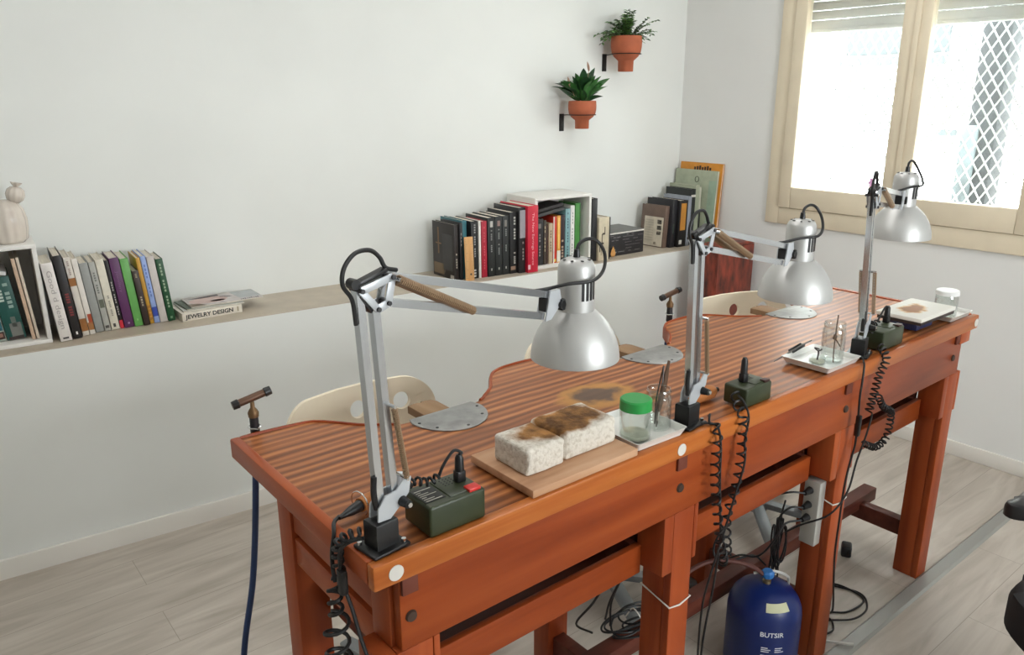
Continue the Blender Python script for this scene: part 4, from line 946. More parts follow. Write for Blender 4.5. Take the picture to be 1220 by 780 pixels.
# ================================================================= PLANTS
def leaf_mesh(mb, base, dirv, length, width, droop, roll=0, n=6):
    d = Vector(dirv).normalized(); side = d.cross(Vector((0, 0, 1)))
    if side.length < .01: side = Vector((1, 0, 0))
    side.normalize(); side = (Matrix.Rotation(roll, 3, d) @ side)
    pts = []
    for i in range(n + 1):
        s = i / n; c = Vector(base) + d * length * s + Vector((0, 0, -droop * length * s * s)); w = width * math.sin(math.pi * min(1, .06 + s * .94)) ** .8 * (1 - .35 * s)
        nrm = side.cross(d).normalized()
        pts.append((c - side * w / 2 + nrm * w * .18, c, c + side * w / 2 + nrm * w * .18))
    V = [[mb.bm.verts.new(p) for p in row] for row in pts]; fs = []
    for a, c in zip(V, V[1:]):
        for k in range(2): fs.append(mb.bm.faces.new((a[k], a[k + 1], c[k + 1], c[k])))
    mb._fin(fs)
def leafm(name, c): return mat(name, c, .4, var=.22, vscale=30)
def pot_thing(t, o, ztop, sc, label, name, hs=1.0):
    h = .175 * hs; r = .075 * sc; P = LP(t, o, ztop - h)
    root = thing(name, label, 'plant', P, WA)
    zn = h * .34
    prof = [(0, 0), (.035 * sc, 0), (.037 * sc, .002), (.038 * sc, zn * .9), (.044 * sc, zn), (.060 * sc, zn + h * .09), (.071 * sc, zn + h * .2), (r, zn + h * .36), (.0755 * sc, zn + h * .48), (.074 * sc, h - .004), (.073 * sc, h), (.068 * sc, h), (.068 * sc, h - .018), (0, h - .018)]
    b = MB().m(TERRA).lathe(prof, n=44); b.build('pot', root, sharp=50)
    b = MB().m(mat('potting_soil', (44, 34, 26), .95)); b.lathe([(0, h - .0165), (.0675 * sc, h - .0165), (.0675 * sc, h - .0175)], n=30); b.build('soil', root)
    b = MB().m(mat('black_wire', (28, 26, 25), .5, .3)); zr = zn + h * .16; rr = .0725 * sc
    b.tube([(rr * math.cos(a), rr * math.sin(a), zr) for a in [2 * math.pi * i / 32 for i in range(32)]], .0026, 6, 1, closed=True)
    yw = WD - o; b.tube([(-.045 * sc, .057 * sc, zr), (-.045 * sc, yw - .02, zr - .002), (-.045 * sc, yw - .006, zr - .003)], .0026, 6, 3)
    b.b2((-.045 * sc - .014, yw - .006, zr - .084), (-.045 * sc + .014, yw - .0008, zr + .004), .001); b.build('wall_bracket', root)
    return root, h, r
rt, h, r = pot_thing(2.685, .215, 1.123, 1.07, 'trailing fern in the upper terracotta wall pot', 'potted_fern')
rnd = random.Random(11); LG = leafm('fern_green', (84, 124, 60)); LD = leafm('fern_dark_green', (50, 80, 42))
b = MB().m(mat('fern_stem', (70, 60, 40), .6)); lf = MB().m(LG); ld = MB().m(LD)
for k in range(52):
    a = rnd.uniform(0, 2 * math.pi); el = rnd.uniform(.35, 1.45); ln = rnd.uniform(.10, .175); d = Vector((math.cos(a) * math.cos(el), math.sin(a) * math.cos(el) * .75, math.sin(el)))
    if k == 0: d, ln = Vector((.75, -.2, .72)).normalized(), .20
    if k == 1: d, ln = Vector((-.85, -.15, .35)).normalized(), .16
    if k == 2: d, ln = Vector((-.62, .0, .75)).normalized(), .17
    p0 = Vector((d.x * .03, d.y * .03, h - .012)); dr = rnd.uniform(.15, .5) * (1.2 if el < .7 else .7); P = [p0 + d * ln * s + Vector((0, 0, -dr * ln * s ** 2.6)) for s in [i / 8 for i in range(9)]]
    for q in P: q.y = min(q.y, .085)
    b.tube(P, .0011, 5, 2)
    for i in range(1, 9):
        for sg in (-1, 1):
            tg = (P[i] - P[i - 1]).normalized(); sd = tg.cross(Vector((0, 0, 1))).normalized() if abs(tg.z) < .95 else Vector((1, 0, 0))
            dl = (sd * sg + tg * .5 + Vector((0, 0, rnd.uniform(-.25, .25)))).normalized()
            leaf_mesh(lf if rnd.random() < .62 else ld, P[i] + (Vector((0, 0, 0))), dl, rnd.uniform(.018, .028), rnd.uniform(.015, .021), .2, rnd.uniform(-.6, .6), 3)
b.build('stems', rt); lf.build('fronds', rt, sharp=180); ld.build('dark_fronds', rt, sharp=180)
rt, h, r = pot_thing(2.398, .215, .803, .96, 'peace lily with broad dark leaves in the lower terracotta wall pot', 'potted_peace_lily', .79)
PG = leafm('lily_green', (58, 108, 52)); PD = leafm('lily_dark_green', (36, 74, 40)); rnd = random.Random(5)
lf = MB().m(PG); ld = MB().m(PD); st = MB().m(mat('lily_stem', (74, 110, 60), .5))
for k in range(64):
    a = 2 * math.pi * k / 64 * 9.0 + rnd.uniform(-.3, .3); el = rnd.uniform(.45, 1.4); d = Vector((math.cos(a) * math.cos(el), math.sin(a) * math.cos(el) * .75, math.sin(el)))
    ln = rnd.uniform(.085, .14); sl = rnd.uniform(.012, .075); p0 = Vector((d.x * .025, d.y * .025, h - .016)); p1 = p0 + (d + Vector((0, 0, .5))).normalized() * sl
    if p1.y + d.y * ln > .085: continue
    st.tube([p0, (p0 + p1) / 2, p1], .0013, 5, 2); leaf_mesh(lf if rnd.random() < .5 else ld, p1, d, ln, ln * rnd.uniform(.40, .55), rnd.uniform(.05, .35), rnd.uniform(-.5, .5), 7)
st.build('stems', rt); lf.build('leaves', rt, sharp=180); ld.build('dark_leaves', rt, sharp=180)
fl = MB().m(mat('faded_bloom', (190, 150, 128), .6))
for (x, y, z, tl) in ((.03, -.01, .155, .05), (-.11, -.03, .085, .045)): leaf_mesh(fl, (x, y, h + z - .012), (-.25, 0, 1), tl, .018, .0, .3, 6); fl.tube([(x * .3, 0, h - .016), (x * .7, y * .6, h + z * .5), (x, y, h + z - .01)], .0012, 5, 4)
fl.build('bloom', rt, sharp=180)['label'] = 'faded pinkish bloom'

# ================================================================= LEDGE: CUBES, BOOKS, ORNAMENT
def ledge_thing(name, label, cat, t, o, z=0.0005, lean=0.0, yaw=0.0, group=None, tip=0.0):
    e = Euler((0, 0, 0)); M = Matrix.Rotation(WA + yaw, 3, 'Z') @ Matrix.Rotation(lean, 3, 'Y') @ Matrix.Rotation(tip, 3, 'X')
    return thing(name, label, cat, LP(t, o, z), M.to_euler(), group)
def cube_shelf(t, o, s, d, label):
    root = ledge_thing('cube_shelf', label, 'shelf', t, o); k = .014
    b = MB().m(CUBEW); b.b2((0, 0, 0), (s, d, k), .001); b.build('bottom_panel', root)
    b = MB().m(CUBEW); b.b2((0, 0, s - k), (s, d, s), .001); b.build('top_panel', root)
    for x in (0, s - k):
        b = MB().m(CUBEW); b.b2((x, 0, k), (x + k, d, s - k), .001); b.build('side_panel', root)
    b = MB().m(CUBEW); b.b2((k, d - .006, k), (s - k, d, s - k)); b.build('back_panel', root)
    return root
_col = {}
def cmat(c, rough=.45):
    k = (tuple(c), rough)
    if k not in _col: _col[k] = mat('cover_%d_%d_%d' % tuple(c), c, rough, var=.05, vscale=25)
    return _col[k]
def book(t, o, th, h, d, color, label, lean=0., yaw=0., z=.0006, patches=(), title=None, tcol=(220, 218, 210), tsize=.5, tspan=.7, tpos=.5, group='books on the ledge', tip=0., face=(), facetext=None, pages=None, soft=False, cat='book', name='book', tbold=0.0):
    """upright book: x thickness, y depth away from viewer, z height; spine faces -y. patches on the spine (x0,x1,z0,z1,colour), face patches on the left cover (y0,y1,z0,z1,colour)"""
    root = ledge_thing(name, label, cat, t, o, z, lean, yaw, group, tip)
    ct = .0025 if th > .012 else .001
    b = MB().m(cmat(color)); b.b2((0, 0, 0), (ct, d, h), .0006); b.b2((th - ct, 0, 0), (th, d, h), .0006); b.b2((0, -.0008, 0), (th, ct, h), .0009); b.build('cover', root)
    b = MB().m(pages or PAGES); b.b2((ct, ct, .003), (th - ct, d - .004, h - (.004 if not soft else .001))); b.build('pages', root)
    for i, (x0, x1, z0, z1, c) in enumerate(patches):
        b = MB().m(cmat(c)); b.b2((th * x0, -.0016, h * z0), (th * x1, -.0006, h * z1)); b.build('spine_patch', root)
    for (y0, y1, z0, z1, c) in face:
        b = MB().m(cmat(c)); b.b2((-.0008, d * y0, h * z0), (.0002, d * y1, h * z1)); b.build('cover_patch', root)
    if title:
        sz = th * tsize; M = frameM((th * .5, -.0017, h * tpos), (0, 0, -1), (1, 0, 0))
        tx = text_obj(title, sz, cmat(tcol), 'spine_title', None, Matrix.Identity(4), .0002, bold=tbold)
        xs = [v.co.x for v in tx.data.vertices]; w = max(xs) - min(xs); k = h * tspan / w if w > 0 else 1
        tx.data.transform(M @ Matrix.Diagonal((k, 1, 1, 1))); tx.parent = root
    return root
def bars(c, n, z0, z1, x0=.35, x1=.62):
    """faint unreadable spine lettering as short marks"""
    out = []; s = (z1 - z0) / n
    for i in range(n):
        if (i * 7) % 5 == 3: continue
        out.append((x0, x1, z0 + i * s, z0 + i * s + s * .66, c))
    return out

cube_shelf(-.455, .075, .352, .245, 'white cube shelf under the ceramic cactus, cut off at the left edge')
cube_shelf(1.985, .05, .353, .25, 'white cube shelf full of books, between the big red book and the stack')
# --- left group
GL = 'books leaning in a row left of the magazines'
ln = R(-4.5)
left = [
 (-.079, .062, .037, .285, .20, (226, 220, 214), 'thick white book lettered in grey outline, leftmost beside the left cube', dict(title='Good d design', tcol=(176, 168, 164), tsize=.62, tspan=.74, tpos=.53, patches=[(.25, .75, .03, .05, (60, 56, 54))])),
 (-.037, .075, .028, .305, .21, (30, 27, 27), 'black book with red marks and a white dot at its foot', dict(patches=[(.4, .62, .05, .085, (230, 226, 222))] + bars((128, 44, 44), 9, .28, .56, .28, .72))),
 (-.005, .098, .022, .292, .19, (222, 214, 202), 'white book with two brown blocks on its spine, next to the black one', dict(patches=[(0, 1, .64, .74, (158, 102, 48)), (0, 1, .06, .22, (158, 102, 48))] + bars((170, 150, 140), 8, .78, .96))),
 (.0185, .104, .019, .284, .19, (226, 220, 210), 'thin white book with rust-red corner at its foot', dict(patches=[(.3, 1, .14, .27, (172, 72, 36)), (0, 1, .06, .16, (164, 110, 58))])),
 (.040, .118, .028, .262, .17, (152, 154, 150), 'plain grey book without lettering', dict()),
 (.070, .120, .021, .262, .17, (176, 176, 168), 'pale grey book with faded dark landscape on the spine', dict(patches=[(.2, .8, .04, .08, (70, 70, 66)), (.15, .9, .34, .46, (96, 100, 84))] + bars((110, 112, 104), 10, .55, .9))),
 (.093, .120, .028, .268, .17, (224, 218, 200), 'cream book with small grey lettering', dict(patches=[(.3, .6, .04, .09, (70, 66, 60))] + bars((150, 144, 128), 12, .2, .5, .4, .6))),
 (.1235, .126, .0125, .262, .17, (34, 30, 32), 'thin black book with red foot beside the purple one', dict(patches=[(0, 1, 0, .12, (206, 40, 58))] + bars((200, 196, 190), 14, .2, .7, .3, .6))),
 (.138, .122, .033, .268, .17, (92, 46, 92), 'thick purple book in the left leaning row', dict(title='Jewellery', tcol=(140, 96, 140), tsize=.4, tspan=.3, tpos=.66, patches=[(.4, .6, .05, .075, (190, 150, 190))])),
 (.173, .122, .029, .262, .18, (106, 174, 90), 'bright green book right of the thick purple one', dict(patches=[(.4, .55, .08, .11, (150, 206, 130))])),
 (.204, .115, .022, .212, .15, (52, 38, 32), 'short dark brown book between the green and yellow ones', dict(patches=bars((178, 166, 140), 5, .36, .6) + bars((160, 150, 120), 3, .88, .96))),
 (.2275, .128, .0145, .258, .17, (202, 152, 52), 'narrow yellow book in the left leaning row', dict(patches=bars((168, 112, 40), 4, .06, .3, .1, .9))),
 (.2435, .130, .019, .262, .17, (150, 172, 222), 'pale blue book with a dark blue band', dict(patches=[(0, 1, .1, .24, (46, 70, 164))] + bars((96, 120, 190), 10, .4, .95))),
 (.264, .128, .027, .258, .17, (206, 198, 192), 'plain off-white book with dark grey back cover', dict(face=[])),
 (.293, .126, .026, .246, .17, (24, 78, 44), 'dark green book at the right end of the leaning row', dict(patches=bars((160, 180, 150), 14, .22, .94, .35, .6) + [(.35, .65, .04, .075, (120, 160, 120))])),
]
for (t, o, th, h, d, c, lab, kw) in left: book(t, o, th - .0008, h, d, c, lab, lean=ln, group=GL, z=.0008, **kw)
# jewellery design book and magazines
jd = ledge_thing('book', 'white paperback reading JEWELRY DESIGN lying flat at the right of the leaning row', 'book', .335, .082, .0006, yaw=R(4.5))
b = MB().m(cmat((226, 218, 204))); b.b2((0, 0, 0), (.232, .16, .001)); b.b2((0, 0, .031), (.232, .16, .032)); b.b2((0, -.0006, 0), (.232, .001, .032), .0005); b.build('cover', jd)
b = MB().m(PAGES); b.b2((.001, .001, .001), (.231, .158, .031)); b.build('pages', jd)
tx = text_obj('JEWELRY DESIGN', .0225, cmat((18, 18, 18)), 'spine_title', None, Matrix.Identity(4), .0002, bold=.0006); xs = [v.co.x for v in tx.data.vertices]; w = max(xs) - min(xs)
tx.data.transform(frameM((.105, -.0009, .0155), (1, 0, 0), (0, 0, 1)) @ Matrix.Diagonal((.185 / w, 1, 1, 1))); tx.parent = jd
b = MB().m(cmat((170, 160, 130))); b.b2((.212, -.001, .007), (.218, -.0004, .026)); b.build('spine_mark', jd)
def magazine(t, o, z, w, d, th, c, label, yaw, face=(), tilt=0):
    m_ = ledge_thing('magazine', label, 'magazine', t, o, z, 0, yaw, 'magazines on the ledge', tilt)
    b = MB().m(cmat(c)); b.b2((0, 0, th - .0008), (w, d, th), .0002); b.b2((0, 0, 0), (w, d, .0006), .0002); b.build('cover', m_)
    b = MB().m(PAGES); b.b2((.001, .0005, .0006), (w - .001, d - .001, th - .0008)); b.build('pages', m_)
    for poly, col in face: q = MB().m(cmat(col)).prism(poly, th, th + .0004); q.build('cover_print', m_)
    return m_
def ell(cx, cy, rx, ry, n=20, a=0): return [(cx + rx * math.cos(2 * math.pi * i / n) * math.cos(a) - ry * math.sin(2 * math.pi * i / n) * math.sin(a), cy + rx * math.cos(2 * math.pi * i / n) * math.sin(a) + ry * math.sin(2 * math.pi * i / n) * math.cos(a)) for i in range(n)]
magazine(.345, .10, .0334, .235, .165, .004, (196, 196, 188), 'magazine directly on the JEWELRY DESIGN paperback', R(2))
magazine(.36, .105, .0380, .225, .16, .004, (88, 98, 84), 'dark green magazine in the middle of the small stack', R(6))
m_ = magazine(.378, .112, .0426, .285, .16, .004, (198, 190, 186), 'topmost magazine with pinkish portrait cover, jutting out to the right', R(2),
    face=[(ell(.085, .075, .075, .05), (206, 178, 170)), (ell(.115, .05, .03, .014), (200, 96, 104)), ([(.02, .13), (.14, .15), (.14, .125), (.06, .115)], (70, 60, 58)), ([(.14, .11), (.175, .095), (.18, .085), (.135, .10)], (52, 50, 54)), ([(.19, .155), (.283, .155), (.283, .03), (.2, .03)], (178, 182, 182)), ([(.0, .0), (.06, .0), (.04, .035), (.0, .05)], (110, 92, 70))])
b = MB().m(cmat((40, 40, 40)))
for k in range(9): b.b2((.195 + k * .0085, .006, .004), (.195 + k * .0085 + .005, .014 + .003 * (k % 3), .0046))
b.build('title_print', m_)
# --- inside left cube
GC = 'books in the left cube shelf'
CX, CO = -.455 + .014, .085
zc = .0148
cubeL = [
 (-.330, .14, .030, .16, .15, (196, 30, 34), 'red book in the left cube, at the left photo edge', dict(lean=R(-6))),
 (-.292, .13, .020, .235, .17, (120, 138, 126), 'grey-green book next to the red one in the left cube', dict(lean=R(-5), patches=bars((70, 84, 76), 6, .5, .95))),
 (-.270, .13, .034, .235, .17, (166, 178, 164), 'pale green book with blue disc in the left cube', dict(lean=R(-5), patches=[(.1, .95, .16, .40, (40, 92, 104)), (.3, .85, .2, .36, (92, 168, 196)), (.2, .95, .03, .14, (64, 40, 34)), (.3, .8, .06, .12, (206, 160, 140))] + bars((70, 80, 74), 5, .68, .95, .2, .75))),
 (-.234, .13, .058, .225, .17, (24, 82, 74), 'wide dark green book with grey figure in the left cube', dict(lean=R(-5), patches=[(.3, .9, .05, .26, (120, 122, 116)), (.45, .7, .2, .36, (100, 112, 104)), (.1, .9, 0, .05, (52, 40, 36))] + bars((196, 210, 200), 6, .62, .92, .15, .42) + bars((150, 176, 166), 6, .5, .92, .55, .8))),
 (-.162, .098, .012, .292, .19, (206, 176, 150), 'thin tan book leaning against the side panel in the left cube', dict(lean=R(-4))),
 (-.1478, .098, .010, .294, .19, (216, 200, 180), 'thin cream book against the right panel of the left cube', dict(lean=R(-4))),
]
for (t, o, th, h, d, c, lab, kw) in cubeL: book(t, o, th - .001, h, d, c, lab, group=GC, z=zc + .0012, **kw)
bk = ledge_thing('book', 'white book lying flat across the books in the left cube', 'book', -.385, .13, .284, R(12), 0, GC)
b = MB().m(cmat((226, 226, 226))); b.b2((0, 0, 0), (.185, .16, .0012)); b.b2((0, 0, .0128), (.185, .16, .014)); b.b2((0, 0, 0), (.185, .0012, .014)); b.build('cover', bk)
b = MB().m(PAGES); b.b2((.001, .0012, .0012), (.184, .158, .0128)); b.build('pages', bk)
# ceramic cactus
ca = thing('ceramic_cactus', 'cream glazed ceramic cactus on top of the left cube shelf', 'ornament', LP(-.172, .165, .3527), WA)
GLZ = mat('cream_glaze', (214, 204, 192), .18, var=.03, vscale=10)
b = MB().m(GLZ).lathe([(0, 0), (.045, 0), (.055, .012), (.061, .045), (.062, .08), (.056, .112), (.043, .134), (.024, .145), (0, .148)], n=72, mod=lambda a, z: 1 + .035 * math.cos(a * 13) * (1 if .004 < z < .142 else 0)); b.build('body', ca, sharp=70)
b = MB().m(GLZ).lathe([(0, 0), (.014, .001), (.025, .012), (.029, .028), (.026, .044), (.016, .054), (0, .056)], (.034, -.004, .134), Vector((.22, 0, 1)), n=56, mod=lambda a, z: 1 + .05 * math.cos(a * 10) * (1 if .002 < z < .05 else 0)); arm = b.build('upper_ball', ca, sharp=70)
b = MB().m(GLZ).lathe([(0, .0), (.008, .0), (.014, .008), (.017, .013), (.012, .012), (.0, .007)], (.046, -.004, .189), Vector((.22, 0, 1)), n=48, mod=lambda a, z: 1 + (.18 * math.cos(a * 6) if z > .006 else 0)); b.build('flower', arm, sharp=60)
# --- right group
GR = 'books standing left of the right cube'
right = [
 (1.545, .080, .022, .262, .19, (46, 40, 38), 'dark book showing its front cover, at the left end of the right-hand row', dict(yaw=R(3), patches=bars((210, 200, 184), 6, .22, .5), face=[(.60, .86, .60, .62, (146, 112, 78)), (.70, .76, .42, .9, (130, 100, 70)), (.5, .96, .05, .25, (128, 108, 82)), (.1, .55, .15, .8, (62, 60, 58)), (.05, .2, .02, .08, (180, 174, 164))])),
 (1.572, .075, .016, .268, .17, (44, 44, 46), 'dark grey narrow book behind the wooden ruler', dict(yaw=R(2), patches=bars((150, 146, 140), 4, .6, .85))),
 (1.594, .088, .024, .275, .2, (56, 116, 126), 'teal blue book behind the wooden ruler', dict(yaw=R(1))),
 (1.628, .065, .037, .272, .2, (26, 26, 28), 'black book right of the teal one', dict(patches=bars((160, 160, 158), 14, .38, .96, .42, .62) + [(.35, .65, .03, .06, (190, 190, 188)), (.35, .65, .08, .11, (190, 190, 188)), (.35, .65, .13, .16, (190, 190, 188))])),
 (1.667, .062, .0125, .272, .18, (234, 230, 222), 'thin white book beside the red one', dict()),
 (1.681, .06, .030, .268, .18, (172, 30, 52), 'crimson book in the right-hand row', dict(patches=bars((206, 90, 100), 16, .15, .92, .42, .58))),
 (1.713, .056, .041, .282, .2, (30, 34, 34), 'first of three matching dark volumes, beside the crimson book', dict(patches=[(.32, .7, .84, .94, (186, 186, 178)), (.42, .58, .1, .14, (170, 170, 160))] + bars((130, 134, 130), 6, .62, .8, .42, .6) + bars((130, 134, 130), 4, .42, .55, .42, .6))),
 (1.7555, .056, .040, .284, .2, (32, 36, 36), 'middle of three matching dark volumes, with pale pinkish emblem', dict(patches=[(.3, .7, .84, .93, (142, 118, 110)), (.42, .58, .1, .14, (170, 170, 160))] + bars((130, 134, 130), 6, .62, .8, .42, .6) + bars((130, 134, 130), 6, .36, .55, .42, .6))),
 (1.797, .056, .038, .284, .2, (34, 38, 38), 'last of three matching dark volumes, with grey cone emblem', dict(patches=[(.3, .65, .82, .93, (120, 116, 110)), (.42, .58, .1, .14, (170, 170, 160))] + bars((130, 134, 130), 5, .66, .82, .42, .6) + bars((130, 134, 130), 5, .4, .55, .42, .6))),
 (1.8365, .052, .040, .298, .2, (28, 28, 30), 'black book with white lettering right of the three matching volumes', dict(patches=bars((200, 198, 190), 8, .56, .94, .55, .8) + bars((180, 176, 168), 6, .16, .36, .55, .8) + [(.1, .8, .06, .12, (150, 120, 100))])),
 (1.878, .036, .038, .318, .22, (36, 34, 36), 'black book with a grey paper label, beside the big red one', dict(patches=[(.15, 1, .54, .96, (168, 166, 172))] + bars((150, 146, 140), 6, .2, .5, .55, .75))),
 (1.918, .018, .061, .325, .24, (204, 28, 56), 'thick bright red book touching the right cube shelf', dict(title='The New Earrings Source', tcol=(238, 180, 186), tsize=.30, tspan=.78, tpos=.5, patches=[(.02, .25, .05, .12, (228, 190, 196))])),
]
for (t, o, th, h, d, c, lab, kw) in right: book(t, o, th - .001, h, d, c, lab, group=GR, lean=0, **kw)
# wooden ruler
ru = ledge_thing('wooden_ruler', 'short wooden ruler standing against the books in the right-hand row', 'ruler', 1.580, .040, .0008, R(2.2), R(2), None, R(-6))
b = MB().m(wood('ruler_wood', [(196, 146, 92), (214, 166, 112), (224, 182, 132)], (20, 20, 3), .5)); b.b2((0, 0, 0), (.048, .004, .205), .001); b.build('blade', ru)
b = MB().m(cmat((60, 44, 30)))
for k in range(24): b.b2((.002, -.0005, .012 + k * .0078), (.009 + (.006 if k % 5 == 0 else 0), .0002, .0128 + k * .0078)); b.b2((.038 - (.004 if k % 5 == 0 else 0), -.0005, .012 + k * .0078), (.046, .0002, .0128 + k * .0078))
b.cyl((.03, -.0006, .03), (.03, .0003, .03), .005, n=16); b.build('markings', ru)
# --- inside right cube
GC2 = 'books in the right cube shelf'
cubeR = [
 (2.006, .072, .045, .232, .15, (38, 38, 40), 'wide black book at the left of the right cube', dict(patches=[(.3, .65, .80, .9, (130, 126, 120))] + bars((140, 138, 132), 8, .2, .7, .42, .6))),
 (2.053, .072, .016, .222, .14, (70, 60, 50), 'narrow dark tan book in the right cube', dict(patches=bars((190, 176, 140), 7, .3, .9))),
 (2.071, .078, .013, .20, .14, (60, 34, 30), 'thin maroon book in the right cube', dict()),
 (2.086, .074, .025, .205, .14, (186, 166, 138), 'tan paperback in the right cube', dict(patches=bars((120, 100, 80), 8, .3, .85))),
 (2.113, .074, .022, .236, .14, (204, 48, 30), 'red and white book in the right cube', dict(patches=[(0, .35, 0, 1, (226, 218, 210)), (.3, .8, .03, .09, (230, 210, 90))])),
 (2.137, .074, .023, .238, .14, (226, 158, 66), 'orange and white book in the right cube', dict(patches=[(0, 1, .02, .26, (232, 226, 214)), (.35, .65, .3, .96, (240, 206, 120))])),
 (2.162, .076, .026, .238, .14, (48, 34, 40), 'dark plum book in the right cube', dict(patches=bars((170, 150, 130), 6, .1, .5, .2, .7))),
 (2.190, .074, .031, .268, .14, (126, 166, 170), 'light blue book in the right cube', dict(patches=bars((70, 92, 98), 16, .1, .95, .4, .6) + [(.3, .7, .08, .13, (60, 70, 74))])),
 (2.2225, .074, .026, .282, .14, (226, 226, 220), 'white book beside the green one in the right cube', dict(patches=bars((120, 120, 116), 14, .1, .9, .42, .58))),
 (2.2505, .072, .034, .292, .14, (66, 134, 58), 'leaf green book in the right cube', dict(patches=[(.86, 1, 0, 1, (44, 92, 42))])),
]
for (t, o, th, h, d, c, lab, kw) in cubeR: book(t, o, th - .0012, h, d, c, lab, group=GC2, z=.0152, **kw)
for k, (z, c, lab) in enumerate(((.2475, (70, 70, 70), 'thick grey magazine lying slanted on the books in the right cube'), (.268, (50, 48, 48), 'dark folder topmost on the slanted pile in the right cube'))):
    bk = ledge_thing('magazine', lab, 'magazine', 2.004, .075 + .005 * k, z + .004, R(-9), 0, GC2)
    b = MB().m(cmat(c)); b.b2((0, 0, 0), (.18, .13, .002)); b.b2((0, 0, .014), (.18, .13, .016)); b.b2((0, .0, 0), (.18, .002, .016), .0008); b.build('cover', bk)
    b = MB().m(PAGES); b.b2((.002, .002, .002), (.178, .128, .014)); b.build('pages', bk)
# right of cube
GS = 'items between the right cube and the corner books'
book(2.343, .050, .034, .325, .22, (30, 30, 32), 'tall black book touching the right side of the white cube', group=GS)
book(2.382, .040, .070, .225, .16, (204, 192, 166), 'cream book with ink drawing right of the tall black one', group=GS, patches=[(.1, .5, .38, .42, (60, 52, 44)), (.3, .36, .4, .62, (70, 60, 50)), (.36, .62, .6, .64, (60, 52, 44)), (.55, .62, .62, .78, (70, 62, 52)), (.1, .18, .2, .38, (70, 60, 50)), (.25, .3, .12, .3, (120, 104, 84))])
book(2.454, .046, .012, .222, .15, (34, 32, 32), 'thin black book right of the cream one', group=GS)
t = ledge_thing('photo_box', 'small dark box with pale pictures behind the cream book', 'box', 2.384, .215, .0006)
b = MB().m(cmat((34, 32, 44))); b.b2((0, 0, 0), (.075, .08, .268), .002); b.build('box_body', t)
b = MB().m(cmat((150, 150, 170))); b.b2((.01, -.001, .23), (.03, .0005, .26)); b.b2((.04, -.001, .23), (.065, .0005, .255)); b.build('picture', t)
# lying black box
t = ledge_thing('black_box', 'black patterned slipcase box lying flat with pale top edge', 'box', 2.478, .082, .0006, yaw=R(2.5), group=None)
b = MB().m(cmat((40, 38, 40))); b.b2((0, 0, 0), (.275, .20, .118), .002); b.build('case', t)
b = MB().m(cmat((226, 222, 214))); b.b2((0, -.001, .1182), (.275, .20, .126), .001); b.build('page_edge', t)
b = MB().m(cmat((104, 104, 100))); b.b2((0, -.001, .1262), (.275, .20, .1285)); b.build('top_cover', t)
b = MB().m(cmat((104, 100, 100))); rnd = random.Random(3)
for k in range(34):
    x = rnd.uniform(.01, .23); z = rnd.choice([.018, .034, .05, .066, .082, .098, .108]); b.b2((x, -.0012, z), (x + rnd.uniform(.015, .05), .0004, z + .0035))
b.build('printed_lines', t)
b = MB().m(cmat((206, 150, 84))); M = frameM((.035, -.006, .0), (1, 0, 0), (0, 0, 1)); b.prism([(-.0, .058), (.012, .034), (.017, .018), (.012, .004), (0, .001), (-.012, .004), (-.017, .018), (-.012, .034)], -.0015, .0015, M)
b2_ = b.build('leaf_tag'); recentre(b2_, (.035, -.006, 0)); b2_.location = LP(2.478 + .035, .072, .0008); b2_.rotation_euler = (0, 0, WA); tag(b2_, 'small orange leaf-shaped tag leaning on the black slipcase', 'tag')
# --- corner group
GK = 'books in the corner by the window'
def board_book(t, o, z, w, h, th, c, label, yaw, tip, deco=(), group=GK, lean=0):
    r_ = ledge_thing('book', label, 'book', t, o, z, lean, yaw, group, tip)
    b = MB().m(cmat(c)); b.b2((0, 0, 0), (w, .002, h), .0006); b.b2((0, th - .002, 0), (w, th, h), .0006); b.b2((w - .002, 0, 0), (w, th, h), .0006); b.build('cover', r_)
    b = MB().m(PAGES); b.b2((.003, .002, .003), (w - .002, th - .002, h - .003)); b.build('pages', r_)
    for poly, col in deco: q = MB().m(cmat(col)).prism(poly, .0, .0008, frameM((0, -.0001, 0), (1, 0, 0), (0, 0, 1))); q.build('cover_print', r_)
    return r_
rect = lambda x0, x1, z0, z1: [(x0, z0), (x1, z0), (x1, z1), (x0, z1)]
book(2.905, .10, .032, .235, .17, (112, 92, 80), 'brown book behind the cream printed card in the corner row', lean=R(4), yaw=R(6), group=GK, face=[(.05, .85, .02, .72, (216, 206, 186)), (.12, .30, .56, .66, (40, 36, 32)), (.12, .30, .42, .52, (40, 36, 32)), (.12, .30, .30, .38, (40, 36, 32)), (.3, .4, .06, .12, (150, 140, 120))] + [(.45, .8, .14 + .06 * k, .165 + .06 * k, (196, 186, 166)) for k in range(9)])
book(2.945, .085, .040, .268, .19, (36, 36, 40), 'dark book with greenish tint right of the brown one', lean=R(3), yaw=R(4), group=GK, patches=[(.35, .6, .3, .5, (60, 74, 66))])
book(2.993, .072, .066, .262, .19, (30, 28, 28), 'black binder with an ochre label and white square', lean=R(1.5), yaw=R(2), group=GK, patches=[(.18, .82, .36, .94, (190, 130, 48)), (.16, .5, .06, .15, (214, 212, 206))])
book(3.062, .075, .026, .28, .19, (150, 156, 166), 'thin blue-grey book right of the ochre-labelled binder', lean=R(1.2), yaw=R(1), group=GK)
book(3.092, .082, .034, .318, .20, (38, 42, 40), 'tall dark book in front of the grey-green binder', lean=R(.6), group=GK, patches=[(0, 1, .86, .9, (214, 210, 200))])
book(3.1275, .085, .036, .338, .2, (158, 164, 142), 'grey-green binder beside the corner', group=GK)
book(3.165, .088, .016, .325, .16, (196, 196, 178), 'thin pale green booklet with dark lower half', group=GK, patches=[(0, 1, .0, .56, (44, 44, 40))])
